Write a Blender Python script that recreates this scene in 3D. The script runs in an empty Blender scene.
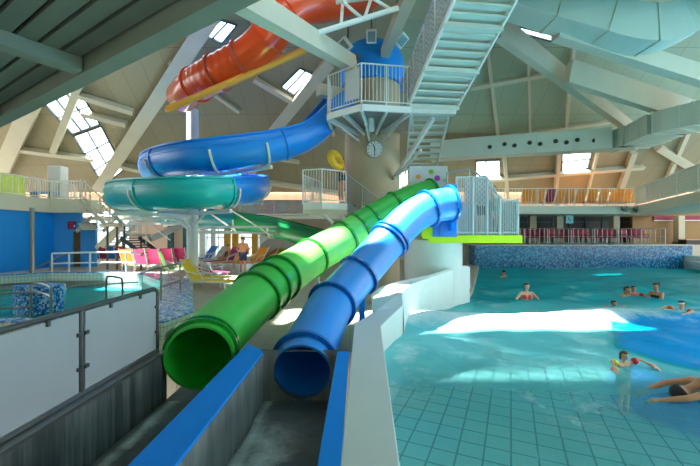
import bpy, bmesh, math, random
from mathutils import Vector, Matrix, geometry
random.seed(7)
SC = bpy.context.scene
COL = SC.collection
PI = math.pi
F = 360.0
EYE = 1.95
V = Vector

# ---------------------------------------------------------------- survey helpers
def P(px, py, Y):
    """point seen at pixel (px,py) at distance Y in front of the eye (level view)"""
    return V(((px - 350) / F * Y, Y, EYE + (233 - py) / F * Y))
def G(px, py, z=0.0):
    Y = (EYE - z) * F / (py - 233)
    return V(((px - 350) / F * Y, Y, z))
def lin(c):
    return tuple(((v / 255) / 12.92 if v / 255 <= .04045 else ((v / 255 + .055) / 1.055) ** 2.4) for v in c)

# ---------------------------------------------------------------- materials
MATS = {}
def new_mat(name):
    m = bpy.data.materials.new(name); m.use_nodes = True
    nt = m.node_tree
    b = nt.nodes['Principled BSDF']
    return m, nt, b
def mat(name, rgb, rough=.5, metal=0., var=.08, scale=6., bump=0., bscale=60., coat=0., spec=.5, crough=.12, cior=1.5):
    """plain coloured material with a little noise in colour and an optional fine bump"""
    m, nt, b = new_mat(name)
    c = lin(rgb)
    tc = nt.nodes.new('ShaderNodeTexCoord')
    nz = nt.nodes.new('ShaderNodeTexNoise'); nz.inputs['Scale'].default_value = scale; nz.inputs['Detail'].default_value = 4
    nt.links.new(tc.outputs['Object'], nz.inputs['Vector'])
    rp = nt.nodes.new('ShaderNodeValToRGB')
    rp.color_ramp.elements[0].position = .3; rp.color_ramp.elements[1].position = .7
    rp.color_ramp.elements[0].color = (*[v * (1 - var) for v in c], 1)
    rp.color_ramp.elements[1].color = (*[min(1, v * (1 + var)) for v in c], 1)
    nt.links.new(nz.outputs['Fac'], rp.inputs['Fac'])
    nt.links.new(rp.outputs['Color'], b.inputs['Base Color'])
    b.inputs['Roughness'].default_value = rough; b.inputs['Metallic'].default_value = metal
    b.inputs['Specular IOR Level'].default_value = spec
    if coat: b.inputs['Coat Weight'].default_value = coat; b.inputs['Coat Roughness'].default_value = crough; b.inputs['Coat IOR'].default_value = cior
    if bump:
        n2 = nt.nodes.new('ShaderNodeTexNoise'); n2.inputs['Scale'].default_value = bscale
        nt.links.new(tc.outputs['Object'], n2.inputs['Vector'])
        bp = nt.nodes.new('ShaderNodeBump'); bp.inputs['Strength'].default_value = bump; bp.inputs['Distance'].default_value = .02
        nt.links.new(n2.outputs['Fac'], bp.inputs['Height']); nt.links.new(bp.outputs['Normal'], b.inputs['Normal'])
    MATS[name] = m
    return m
def tile_mat(name, c1, c2, grout, size=.15, rot=0., rough=.25, gap=.006, mode='floor', coord='Object'):
    """square tiles; mode floor: xy, wall: mapped on x+y and z"""
    m, nt, b = new_mat(name)
    tc = nt.nodes.new('ShaderNodeTexCoord')
    mp = nt.nodes.new('ShaderNodeMapping'); mp.inputs['Rotation'].default_value = (0, 0, rot)
    nt.links.new(tc.outputs[coord], mp.inputs['Vector'])
    src = mp.outputs['Vector']
    if mode == 'wall':
        sp = nt.nodes.new('ShaderNodeSeparateXYZ'); nt.links.new(src, sp.inputs[0])
        ad = nt.nodes.new('ShaderNodeMath'); ad.operation = 'ADD'
        nt.links.new(sp.outputs['X'], ad.inputs[0]); nt.links.new(sp.outputs['Y'], ad.inputs[1])
        cb = nt.nodes.new('ShaderNodeCombineXYZ')
        nt.links.new(ad.outputs[0], cb.inputs['X']); nt.links.new(sp.outputs['Z'], cb.inputs['Y'])
        src = cb.outputs[0]
    br = nt.nodes.new('ShaderNodeTexBrick')
    br.offset = 0; br.squash = 1
    br.inputs['Scale'].default_value = 1
    br.inputs['Brick Width'].default_value = size; br.inputs['Row Height'].default_value = size
    br.inputs['Mortar Size'].default_value = gap; br.inputs['Mortar Smooth'].default_value = .1
    br.inputs['Color1'].default_value = (*lin(c1), 1); br.inputs['Color2'].default_value = (*lin(c2), 1)
    br.inputs['Mortar'].default_value = (*lin(grout), 1)
    nt.links.new(src, br.inputs['Vector'])
    nt.links.new(br.outputs['Color'], b.inputs['Base Color'])
    b.inputs['Roughness'].default_value = rough
    MATS[name] = m
    return m
def mosaic_mat(name, cols, size=.045, rough=.2):
    """small glass mosaic: random colour per cell"""
    m, nt, b = new_mat(name)
    tc = nt.nodes.new('ShaderNodeTexCoord')
    vo = nt.nodes.new('ShaderNodeTexVoronoi'); vo.inputs['Scale'].default_value = 1 / size
    vo.distance = 'CHEBYCHEV'; vo.inputs['Randomness'].default_value = .25
    nt.links.new(tc.outputs['Object'], vo.inputs['Vector'])
    rp = nt.nodes.new('ShaderNodeValToRGB'); rp.color_ramp.interpolation = 'CONSTANT'
    e = rp.color_ramp.elements
    while len(e) < len(cols): e.new(.5)
    for i, c in enumerate(cols):
        e[i].position = i / len(cols); e[i].color = (*lin(c), 1)
    sp = nt.nodes.new('ShaderNodeSeparateColor')
    nt.links.new(vo.outputs['Color'], sp.inputs[0]); nt.links.new(sp.outputs[0], rp.inputs['Fac'])
    nt.links.new(rp.outputs['Color'], b.inputs['Base Color'])
    b.inputs['Roughness'].default_value = rough
    MATS[name] = m
    return m

M = MATS
mat('steel', (150, 152, 150), .32, .9, .06, 8)
mat('dark_steel', (92, 98, 98), .4, .7, .08, 8)
mat('lane_steel', (112, 116, 117), .35, .2, .25, 5, .05, 30)
mat('white_paint', (226, 228, 222), .45, 0, .03)
mat('cream_paint', (206, 200, 178), .55, 0, .04, 1.5)
mat('cream_duct', (198, 208, 192), .5, .0, .03, 1.2)
mat('balcony_cream', (212, 212, 190), .55, 0, .03, 1)
mat('cap_blue', (0, 138, 240), .6, 0, .03, 3, spec=.25)
mat('slide_blue', (0, 134, 226), .42, 0, .05, 2, coat=.9, crough=.5, cior=1.75, spec=.1)
mat('slide_blue_dark', (0, 98, 180), .3, 0, .05, 2, coat=.4)
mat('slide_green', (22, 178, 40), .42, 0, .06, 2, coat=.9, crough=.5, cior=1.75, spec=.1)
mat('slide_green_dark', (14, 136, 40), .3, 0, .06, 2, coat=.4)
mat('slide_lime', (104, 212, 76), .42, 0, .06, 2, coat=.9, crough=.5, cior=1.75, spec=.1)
mat('flume_blue', (0, 136, 234), .38, 0, .04, 1.5, coat=.25, crough=.35)
mat('flume_teal', (10, 180, 186), .38, 0, .05, 1.5, coat=.25, crough=.35)
mat('flume_deep_teal', (6, 132, 142), .38, 0, .05, 1.5, coat=.25, crough=.35)
mat('flume_green', (4, 134, 74), .38, 0, .05, 1.5, coat=.25, crough=.35)
mat('orange_plastic', (226, 74, 22), .28, 0, .05, 2, coat=.5)
mat('yellow_pipe', (226, 156, 62), .5, 0, .05, 2)
mat('tower_render', (190, 172, 142), .8, 0, .07, 1.2, .12, 40)
mat('dome_blue', (10, 150, 246), .45, 0, .03, 2)
mat('wall_white', (212, 218, 214), .5, 0, .03, 2, .05, 120)
mat('frosted_panel', (158, 164, 168), .5, 0, .04, 2)
mat('slat_grey', (112, 124, 112), .6, 0, .08, 2)
mat('gap_dark', (70, 76, 70), .7, 0, .08, 2)
mat('blue_wall', (0, 150, 240), .55, 0, .04, 1)
mat('blue_wall_light', (66, 160, 232), .55, 0, .04, 1)
mat('lime_paint', (186, 212, 16), .4, 0, .04, 2)
mat('panel_blue', (56, 124, 206), .4, 0, .03, 2)
mat('board_grey', (196, 198, 198), .5, 0, .02, 2)
mat('dot_orange', (222, 140, 50), .5); mat('dot_green', (110, 180, 20), .5); mat('dot_purple', (150, 32, 160), .5); mat('dot_teal', (110, 180, 160), .5)
mat('dark_red', (140, 20, 52), .6); mat('pink', (222, 62, 132), .6); mat('orange_fabric', (238, 146, 24), .6)
mat('red_fabric', (150, 26, 58), .6); mat('yellow_fabric', (250, 204, 40), .6); mat('green_fabric', (120, 196, 60), .6)
mat('blue_fabric', (44, 110, 190), .6); mat('grey_fabric', (170, 168, 164), .6); mat('magenta_fabric', (170, 40, 96), .6)
mat('wood_tan', (196, 156, 112), .6, 0, .15, 3)
mat('black_plastic', (24, 26, 28), .5); mat('lens_grey', (120, 150, 150), .2)
mat('skin_tan', (206, 140, 104), .55, 0, .05, 5); mat('skin_pale', (226, 170, 140), .55, 0, .05, 5)
mat('hair_dark', (32, 24, 20), .6, 0, .2, 30); mat('hair_brown', (92, 58, 34), .6, 0, .2, 30)
mat('shorts_navy', (50, 62, 100), .8); mat('swim_red', (226, 66, 52), .6); mat('swim_black', (22, 30, 40), .6)
mat('arm_red', (226, 30, 44), .35, coat=.3); mat('arm_yellow', (226, 222, 30), .35, coat=.3); mat('arm_orange', (240, 92, 30), .35, coat=.3)
mat('ring_yellow', (240, 190, 20), .35, coat=.3); mat('turquoise_cloth', (30, 170, 160), .7)
mat('glass_dark', (44, 48, 42), .35, 0, .2, 2, spec=.25); mat('frame_teal', (16, 80, 84), .5); mat('door_brown', (110, 84, 54), .6)
mat('column_cream', (196, 184, 156), .6, 0, .04, 2); mat('teal_post', (10, 104, 116), .5)
mat('brick_tan', (186, 150, 118), .8, 0, .1, 2); mat('sign_cyan', (126, 186, 190), .5); mat('sign_white', (226, 232, 230), .5)
mat('grey_arch', (150, 146, 140), .7, 0, .06, 3); mat('amber_panel', (214, 164, 62), .6)
mat('mural_a', (170, 120, 100), .6, 0, .35, 2); mat('basin_teal', (60, 178, 186), .3); mat('mesh_metal', (156, 162, 162), .45, .5)
mat('far_panel', (214, 190, 168), .7, 0, .08, 1)
mat('step_cream', (206, 214, 202), .5, 0, .04, 2)
def streak_mat(name, c0, c1, rough=.5, sx=9., sz=.5):
    m, nt, b = new_mat(name); N, L = nt.nodes, nt.links
    tc = N.new('ShaderNodeTexCoord'); mp = N.new('ShaderNodeMapping'); mp.inputs['Scale'].default_value = (sx, sx, sz); L.new(tc.outputs['Object'], mp.inputs['Vector'])
    nz = N.new('ShaderNodeTexNoise'); nz.inputs['Scale'].default_value = 1; nz.inputs['Detail'].default_value = 6; nz.inputs['Roughness'].default_value = .65; L.new(mp.outputs[0], nz.inputs['Vector'])
    rp = N.new('ShaderNodeValToRGB'); rp.color_ramp.elements[0].position = .42; rp.color_ramp.elements[1].position = .75
    rp.color_ramp.elements[0].color = (*lin(c0), 1); rp.color_ramp.elements[1].color = (*lin(c1), 1)
    L.new(nz.outputs['Fac'], rp.inputs['Fac']); L.new(rp.outputs[0], b.inputs['Base Color']); b.inputs['Roughness'].default_value = rough
    MATS[name] = m
streak_mat('curb_stone', (62, 68, 68), (132, 140, 138))
mat('canopy_beam', (134, 148, 134), .6, 0, .06, 2)
mat('shop_wall', (150, 112, 58), .6, 0, .1, 1)
streak_mat('panel_steel', (104, 109, 110), (158, 163, 163), .4, 5, .6)
tile_mat('deck_tile', (186, 176, 158), (176, 166, 148), (150, 142, 128), .3, 0, .45, .006)
tile_mat('white_tile', (216, 232, 222), (206, 226, 216), (150, 176, 168), .16, 0, .25, .008, 'wall')
mosaic_mat('mosaic_blue', [(8, 70, 118), (16, 106, 152), (50, 134, 172), (10, 88, 136), (92, 160, 184), (6, 54, 98)], .06)
mosaic_mat('mosaic_mid', [(30, 96, 170), (60, 136, 206), (110, 180, 226), (44, 116, 190), (160, 206, 234), (24, 84, 150)], .045)
mosaic_mat('mosaic_light', [(40, 100, 186), (90, 150, 220), (150, 196, 236), (60, 124, 204), (186, 214, 240)], .05)

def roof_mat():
    """tan roof boards; green bounce light off the pool coloured in on the right"""
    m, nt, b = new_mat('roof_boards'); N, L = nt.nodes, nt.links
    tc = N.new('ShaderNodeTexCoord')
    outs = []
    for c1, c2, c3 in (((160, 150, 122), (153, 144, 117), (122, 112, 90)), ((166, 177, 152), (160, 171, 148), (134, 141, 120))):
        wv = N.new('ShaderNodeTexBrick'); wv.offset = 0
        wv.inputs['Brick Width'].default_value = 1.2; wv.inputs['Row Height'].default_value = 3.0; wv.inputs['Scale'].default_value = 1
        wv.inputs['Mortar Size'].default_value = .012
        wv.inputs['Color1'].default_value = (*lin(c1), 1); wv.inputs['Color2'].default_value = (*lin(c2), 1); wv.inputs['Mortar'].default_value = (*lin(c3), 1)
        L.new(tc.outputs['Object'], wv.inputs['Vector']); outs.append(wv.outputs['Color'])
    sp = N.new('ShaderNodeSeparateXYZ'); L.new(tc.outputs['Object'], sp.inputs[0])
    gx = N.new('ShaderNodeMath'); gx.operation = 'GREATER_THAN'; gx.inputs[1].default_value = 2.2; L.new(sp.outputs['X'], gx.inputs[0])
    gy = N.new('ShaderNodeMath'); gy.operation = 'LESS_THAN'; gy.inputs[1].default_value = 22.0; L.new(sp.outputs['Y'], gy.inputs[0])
    mu = N.new('ShaderNodeMath'); mu.operation = 'MULTIPLY'; L.new(gx.outputs[0], mu.inputs[0]); L.new(gy.outputs[0], mu.inputs[1])  # this part takes the greenish pool bounce, put into the board colour
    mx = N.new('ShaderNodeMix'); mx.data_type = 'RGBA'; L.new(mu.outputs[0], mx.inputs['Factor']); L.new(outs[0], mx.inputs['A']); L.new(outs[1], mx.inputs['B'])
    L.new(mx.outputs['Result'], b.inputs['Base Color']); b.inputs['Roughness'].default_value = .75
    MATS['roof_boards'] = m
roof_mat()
def glass_mat(name, tint=(235, 244, 246), refl=.06):
    m, nt, b = new_mat(name)
    out = nt.nodes['Material Output']
    tr = nt.nodes.new('ShaderNodeBsdfTransparent'); tr.inputs['Color'].default_value = (*lin(tint), 1)
    gl = nt.nodes.new('ShaderNodeBsdfGlossy'); gl.inputs['Roughness'].default_value = .02
    mx = nt.nodes.new('ShaderNodeMixShader'); mx.inputs['Fac'].default_value = refl
    nt.links.new(tr.outputs[0], mx.inputs[1]); nt.links.new(gl.outputs[0], mx.inputs[2]); nt.links.new(mx.outputs[0], out.inputs[0])
    MATS[name] = m
glass_mat('pane_glass')
def veil_mat(name, rgb, opac):
    """perforated sheet: part diffuse, part see-through"""
    m, nt, b = new_mat(name)
    out = nt.nodes['Material Output']
    tr = nt.nodes.new('ShaderNodeBsdfTransparent')
    df = nt.nodes.new('ShaderNodeBsdfDiffuse'); df.inputs['Color'].default_value = (*lin(rgb), 1)
    tc = nt.nodes.new('ShaderNodeTexCoord')
    ck = nt.nodes.new('ShaderNodeTexChecker'); ck.inputs['Scale'].default_value = 14
    nt.links.new(tc.outputs['Object'], ck.inputs['Vector'])
    mr = nt.nodes.new('ShaderNodeMapRange'); mr.inputs['To Min'].default_value = opac - .15; mr.inputs['To Max'].default_value = opac + .15
    nt.links.new(ck.outputs['Fac'], mr.inputs['Value'])
    mx = nt.nodes.new('ShaderNodeMixShader'); nt.links.new(mr.outputs[0], mx.inputs['Fac'])
    nt.links.new(tr.outputs[0], mx.inputs[1]); nt.links.new(df.outputs[0], mx.inputs[2]); nt.links.new(mx.outputs[0], out.inputs[0])
    MATS[name] = m
veil_mat('mesh_veil', (176, 180, 178), .5)
veil_mat('cream_veil', (222, 222, 202), .78)
veil_mat('screen_veil', (206, 212, 216), .6)

PDIR = V((161 / F, 1, 0)).normalized()          # the pool's long direction
PROT = math.atan2(161 / F, 1)
def water_mat(name, tint, body, bodyfac, foam=True, bump=.25, bscale=1.6, deepcols=None):
    """water: tinted see-through + body colour + fresnel gloss; white froth where the wave breaks"""
    m, nt, b = new_mat(name)
    N, L = nt.nodes, nt.links
    out = N['Material Output']; N.remove(b)
    tc = N.new('ShaderNodeTexCoord')
    n1 = N.new('ShaderNodeTexNoise'); n1.inputs['Scale'].default_value = bscale; n1.inputs['Detail'].default_value = 5; n1.inputs['Distortion'].default_value = .6
    L.new(tc.outputs['Object'], n1.inputs['Vector'])
    bp = N.new('ShaderNodeBump'); bp.inputs['Strength'].default_value = bump; bp.inputs['Distance'].default_value = .25
    L.new(n1.outputs['Fac'], bp.inputs['Height'])
    tr = N.new('ShaderNodeBsdfTransparent'); tr.inputs['Color'].default_value = (*tint, 1)
    df = N.new('ShaderNodeBsdfDiffuse'); df.inputs['Color'].default_value = (*body, 1); L.new(bp.outputs[0], df.inputs['Normal'])
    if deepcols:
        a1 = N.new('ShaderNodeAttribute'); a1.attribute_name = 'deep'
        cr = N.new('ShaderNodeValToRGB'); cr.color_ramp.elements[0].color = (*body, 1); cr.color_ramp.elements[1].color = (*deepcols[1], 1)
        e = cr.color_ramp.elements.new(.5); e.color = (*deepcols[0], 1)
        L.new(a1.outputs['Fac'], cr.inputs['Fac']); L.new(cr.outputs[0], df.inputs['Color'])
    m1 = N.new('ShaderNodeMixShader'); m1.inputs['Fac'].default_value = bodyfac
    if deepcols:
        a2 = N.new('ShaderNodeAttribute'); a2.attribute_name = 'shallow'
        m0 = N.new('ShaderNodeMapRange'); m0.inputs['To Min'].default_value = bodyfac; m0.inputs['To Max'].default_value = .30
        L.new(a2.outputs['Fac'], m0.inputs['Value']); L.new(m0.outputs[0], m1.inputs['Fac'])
    L.new(tr.outputs[0], m1.inputs[1]); L.new(df.outputs[0], m1.inputs[2])
    gl = N.new('ShaderNodeBsdfGlossy'); gl.inputs['Roughness'].default_value = .08; L.new(bp.outputs[0], gl.inputs['Normal'])
    fr = N.new('ShaderNodeFresnel'); fr.inputs['IOR'].default_value = 1.33; L.new(bp.outputs[0], fr.inputs['Normal'])
    mu = N.new('ShaderNodeMath'); mu.operation = 'MULTIPLY'; mu.inputs[1].default_value = .4; L.new(fr.outputs[0], mu.inputs[0])
    m2 = N.new('ShaderNodeMixShader'); L.new(mu.outputs[0], m2.inputs['Fac']); L.new(m1.outputs[0], m2.inputs[1]); L.new(gl.outputs[0], m2.inputs[2])
    last = m2
    if foam:
        at = N.new('ShaderNodeAttribute'); at.attribute_name = 'froth'
        n2 = N.new('ShaderNodeTexNoise'); n2.inputs['Scale'].default_value = 2.2; n2.inputs['Detail'].default_value = 8; n2.inputs['Roughness'].default_value = .7
        L.new(tc.outputs['Object'], n2.inputs['Vector'])
        sm = N.new('ShaderNodeMath'); sm.operation = 'ADD'; L.new(at.outputs['Fac'], sm.inputs[0]); L.new(n2.outputs['Fac'], sm.inputs[1])
        mr = N.new('ShaderNodeMapRange'); mr.inputs['From Min'].default_value = .70; mr.inputs['From Max'].default_value = 1.15; mr.inputs['To Max'].default_value = .85
        L.new(sm.outputs[0], mr.inputs['Value'])
        fd = N.new('ShaderNodeBsdfDiffuse'); fd.inputs['Color'].default_value = (.78, .86, .88, 1)
        m3 = N.new('ShaderNodeMixShader'); L.new(mr.outputs[0], m3.inputs['Fac']); L.new(last.outputs[0], m3.inputs[1]); L.new(fd.outputs[0], m3.inputs[2])
        last = m3
    L.new(last.outputs[0], out.inputs[0])
    MATS[name] = m
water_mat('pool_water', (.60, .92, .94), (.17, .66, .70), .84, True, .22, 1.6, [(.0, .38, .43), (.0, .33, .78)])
water_mat('basin_water', (.40, .85, .88), (.03, .50, .54), .45, False)
water_mat('lane_water', (.86, .90, .91), (.34, .36, .37), .18, True, .5, 5)

# ---------------------------------------------------------------- mesh builder
def frame_of(t, up=V((0, 0, 1))):
    t = t.normalized()
    s = t.cross(up)
    if s.length < 1e-4: s = t.cross(V((0, 1, 0)))
    s.normalize()
    return s, s.cross(t).normalized()
def rootloc(o):
    l = V((0, 0, 0))
    while o is not None:
        l = l + o.location; o = o.parent
    return l
class MB:
    def __init__(s): s.bm = bmesh.new()
    def face(s, vs):
        try: s.bm.faces.new(vs)
        except ValueError: pass
    def hexa(s, b, t):
        """b, t: loops of equal length -> closed prism"""
        vb = [s.bm.verts.new(p) for p in b]; vt = [s.bm.verts.new(p) for p in t]
        n = len(vb)
        s.face(vb[::-1]); s.face(vt)
        for i in range(n):
            s.face([vb[i], vb[(i + 1) % n], vt[(i + 1) % n], vt[i]])
        return s
    def box(s, c, d, rz=0.):
        c = V(c); m = Matrix.Rotation(rz, 3, 'Z')
        q = [(-.5, -.5), (.5, -.5), (.5, .5), (-.5, .5)]
        b = [c + m @ V((x * d[0], y * d[1], -.5 * d[2])) for x, y in q]
        t = [c + m @ V((x * d[0], y * d[1], .5 * d[2])) for x, y in q]
        return s.hexa(b, t)
    def bar(s, p0, p1, w, d, up=V((0, 0, 1))):
        """rectangular bar from p0 to p1: w across, d along up"""
        p0, p1 = V(p0), V(p1)
        a, n = frame_of(p1 - p0, up)
        q = [(-.5, -.5), (.5, -.5), (.5, .5), (-.5, .5)]
        return s.hexa([p0 + a * x * w + n * y * d for x, y in q], [p1 + a * x * w + n * y * d for x, y in q])
    def taper(s, p0, p1, w0, d0, w1, d1, up=V((0, 0, 1))):
        p0, p1 = V(p0), V(p1)
        a, n = frame_of(p1 - p0, up)
        q = [(-.5, -.5), (.5, -.5), (.5, .5), (-.5, .5)]
        return s.hexa([p0 + a * x * w0 + n * y * d0 for x, y in q], [p1 + a * x * w1 + n * y * d1 for x, y in q])
    def tube(s, pts, r, seg=8):
        pts = [V(p) for p in pts]
        rings = []
        for i, p in enumerate(pts):
            t = (pts[min(i + 1, len(pts) - 1)] - pts[max(i - 1, 0)])
            a, n = frame_of(t, V((0, 0, 1)) if abs(t.normalized().z) < .95 else V((0, 1, 0)))
            rr = r[i] if isinstance(r, (list, tuple)) else r
            rings.append([s.bm.verts.new(p + (a * math.cos(k * 2 * PI / seg) + n * math.sin(k * 2 * PI / seg)) * rr) for k in range(seg)])
        # keep neighbouring rings aligned
        for i in range(1, len(rings)):
            best = min(range(seg), key=lambda o: sum((rings[i][(k + o) % seg].co - rings[i - 1][k].co).length for k in range(0, seg, max(1, seg // 4))))
            rings[i] = rings[i][best:] + rings[i][:best]
        for A, B in zip(rings, rings[1:]):
            for k in range(seg): s.face([A[k], A[(k + 1) % seg], B[(k + 1) % seg], B[k]])
        s.face(rings[0][::-1]); s.face(rings[-1])
        return s
    def sweep(s, pts, prof, closed=True, ups=None, cap=True):
        """sweep a 2D profile (side, up) along pts. prof: list, or function(i,n)->list"""
        n = len(pts); rings = []
        for i, p in enumerate(pts):
            t = pts[min(i + 1, n - 1)] - pts[max(i - 1, 0)]
            a, u = frame_of(t)
            pr = prof(i, n) if callable(prof) else prof
            rings.append([s.bm.verts.new(p + a * x + u * y) for x, y in pr])
        m = len(rings[0])
        for A, B in zip(rings, rings[1:]):
            for k in range(m if closed else m - 1): s.face([A[k], A[(k + 1) % m], B[(k + 1) % m], B[k]])
        if cap and closed: s.face(rings[0][::-1]); s.face(rings[-1])
        return s
    def pipe(s, pts, ro, ri, seg=40):
        """hollow round pipe: ro, ri numbers or functions of i"""
        n = len(pts); O = []; I = []
        for i, p in enumerate(pts):
            t = pts[min(i + 1, n - 1)] - pts[max(i - 1, 0)]
            a, u = frame_of(t)
            o = ro(i) if callable(ro) else ro; q = ri(i) if callable(ri) else ri
            d = [a * math.cos(k * 2 * PI / seg) + u * math.sin(k * 2 * PI / seg) for k in range(seg)]
            O.append([s.bm.verts.new(p + v * o) for v in d]); I.append([s.bm.verts.new(p + v * q) for v in d])
        for i in range(n - 1):
            for k in range(seg):
                j = (k + 1) % seg
                s.face([O[i][k], O[i][j], O[i + 1][j], O[i + 1][k]]); s.face([I[i][j], I[i][k], I[i + 1][k], I[i + 1][j]])
        for k in range(seg):
            j = (k + 1) % seg
            s.face([O[0][j], O[0][k], I[0][k], I[0][j]]); s.face([O[-1][k], O[-1][j], I[-1][j], I[-1][k]])
        return s
    def poly(s, pts2, z0, z1):
        """extruded simple polygon"""
        pts2 = [V((p[0], p[1])) for p in pts2]
        area = sum(pts2[i].x * pts2[(i + 1) % len(pts2)].y - pts2[(i + 1) % len(pts2)].x * pts2[i].y for i in range(len(pts2)))
        if area < 0: pts2 = pts2[::-1]
        return s.hexa([V((p.x, p.y, z0)) for p in pts2], [V((p.x, p.y, z1)) for p in pts2])
    def plate(s, outer, holes, z0, z1):
        """plate with holes, outlines in xy"""
        loops = [[V((p[0], p[1], 0)) for p in outer]] + [[V((p[0], p[1], 0)) for p in h] for h in holes]
        flat = [p for l in loops for p in l]
        tris = geometry.tessellate_polygon(loops)
        T = [s.bm.verts.new((p.x, p.y, z1)) for p in flat]; B = [s.bm.verts.new((p.x, p.y, z0)) for p in flat]
        for a, b, c in tris:
            nz = (flat[b] - flat[a]).cross(flat[c] - flat[a]).z
            if nz < 0: b, c = c, b
            s.face([T[a], T[b], T[c]]); s.face([B[c], B[b], B[a]])
        o = 0
        for l in loops:
            n = len(l)
            for i in range(n):
                j = (i + 1) % n
                s.face([B[o + i], B[o + j], T[o + j], T[o + i]])
            o += n
        return s
    def lathe(s, prof, c=(0, 0, 0), seg=40, a0=0., a1=2 * PI):
        c = V(c); full = abs(a1 - a0 - 2 * PI) < 1e-6
        m = seg if full else seg + 1
        cols = [[s.bm.verts.new(c + V((r * math.cos(a0 + (a1 - a0) * k / seg), r * math.sin(a0 + (a1 - a0) * k / seg), z))) for r, z in prof] for k in range(m)]
        for k in range(seg):
            A = cols[k]; B = cols[(k + 1) % m]
            for i in range(len(prof) - 1): s.face([A[i], B[i], B[i + 1], A[i + 1]])
        return s
    def ball(s, c, r, seg=14):
        r = (r, r, r) if isinstance(r, (int, float)) else r
        c = V(c); n = max(6, seg * 2 // 3)
        rows = []
        for i in range(1, n):
            f = PI * i / n
            rows.append([s.bm.verts.new((c.x + r[0] * math.sin(f) * math.cos(2 * PI * k / seg), c.y + r[1] * math.sin(f) * math.sin(2 * PI * k / seg), c.z + r[2] * math.cos(f))) for k in range(seg)])
        T = s.bm.verts.new((c.x, c.y, c.z + r[2])); B = s.bm.verts.new((c.x, c.y, c.z - r[2]))
        for A, D in zip(rows, rows[1:]):
            for k in range(seg): s.face([A[k], D[k], D[(k + 1) % seg], A[(k + 1) % seg]])
        for k in range(seg):
            s.face([T, rows[0][k], rows[0][(k + 1) % seg]]); s.face([B, rows[-1][(k + 1) % seg], rows[-1][k]])
        return s
    def cap(s, p0, r0, p1, r1, seg=12):
        """tapered capsule"""
        p0, p1 = V(p0), V(p1)
        if (p1 - p0).length > 1e-4: s.tube([p0, p1], [r0, r1], seg)
        s.ball(p0, r0, seg); s.ball(p1, r1, seg)
        return s
    def disc(s, c, n, r, th, seg=24):
        c = V(c); n = V(n).normalized()
        s.tube([c - n * th / 2, c + n * th / 2], r, seg); return s
    def quad(s, a, b, c, d):
        s.face([s.bm.verts.new(V(p)) for p in (a, b, c, d)]); return s
    def build(s, name, m, parent=None, smooth=False, bevel=0., loc=None, merge=True):
        bm = s.bm
        if merge: bmesh.ops.remove_doubles(bm, verts=bm.verts, dist=1e-5)
        bmesh.ops.recalc_face_normals(bm, faces=bm.faces)
        off = rootloc(parent) if parent is not None else V((0, 0, 0))
        if parent is None:
            if loc is None:
                xs = [v.co for v in bm.verts]
                lo = V((min(p.x for p in xs), min(p.y for p in xs), min(p.z for p in xs))); hi = V((max(p.x for p in xs), max(p.y for p in xs), max(p.z for p in xs)))
                loc = V(((lo.x + hi.x) / 2, (lo.y + hi.y) / 2, lo.z))
            off = V(loc)
        for v in bm.verts: v.co -= off
        me = bpy.data.meshes.new(name); bm.to_mesh(me); bm.free()
        if smooth:
            for p in me.polygons: p.use_smooth = True
        o = bpy.data.objects.new(name, me); COL.objects.link(o)
        me.materials.append(MATS[m] if isinstance(m, str) else m)
        if parent is not None: o.parent = parent
        else: o.location = off
        if smooth:
            try: me.set_sharp_from_angle(angle=math.radians(42))
            except Exception: pass
        if bevel:
            bv = o.modifiers.new('Bevel', 'BEVEL'); bv.width = bevel; bv.segments = 2; bv.limit_method = 'ANGLE'
        return o
def tag(o, label, cat, group=None, kind=None):
    if label: o['label'] = label
    if cat: o['category'] = cat
    if group: o['group'] = group
    if kind: o['kind'] = kind
    return o
def thing(name, label, cat, loc, group=None):
    o = bpy.data.objects.new(name, None); COL.objects.link(o); o.location = V(loc); o.empty_display_size = .2
    return tag(o, label, cat, group)
def struct(o): o['kind'] = 'structure'; return o
def dup(root, loc, rz, label=None, group=None, recolor=None):
    def cp(o, par):
        c = o.copy(); COL.objects.link(c)
        if par: c.parent = par
        if recolor and c.type == 'MESH' and o.name.split('.')[0] in recolor:
            c.data = o.data.copy(); c.data.materials[0] = MATS[recolor[o.name.split('.')[0]]]
        for ch in list(o.children): cp(ch, c)
        return c
    r = cp(root, None)
    r.location = V(loc); r.rotation_euler = (0, 0, rz)
    if label: r['label'] = label
    if group: r['group'] = group
    return r
def spline(pts, step=.08):
    pts = [V(p) for p in pts]
    e = [pts[0] * 2 - pts[1]] + pts + [pts[-1] * 2 - pts[-2]]
    raw = []
    for i in range(1, len(e) - 2):
        p0, p1, p2, p3 = e[i - 1:i + 3]
        for k in range(40):
            t = k / 40
            raw.append(.5 * ((2 * p1) + (p2 - p0) * t + (2 * p0 - 5 * p1 + 4 * p2 - p3) * t * t + (3 * p1 - p0 - 3 * p2 + p3) * t ** 3))
    raw.append(pts[-1])
    out = [raw[0]]; acc = 0
    for a, b in zip(raw, raw[1:]):
        d = (b - a).length
        while acc + d >= step:
            f = (step - acc) / d; a = a.lerp(b, f); out.append(a.copy()); d = (b - a).length; acc = 0
        acc += d
    if (out[-1] - raw[-1]).length > step * .3: out.append(raw[-1])
    return out
def near_px(path, px, py):
    def d(p): return ((350 + p.x / p.y * F - px) ** 2 + (233 - (p.z - EYE) / p.y * F - py) ** 2)
    return min(range(len(path)), key=lambda i: d(path[i]))

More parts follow.
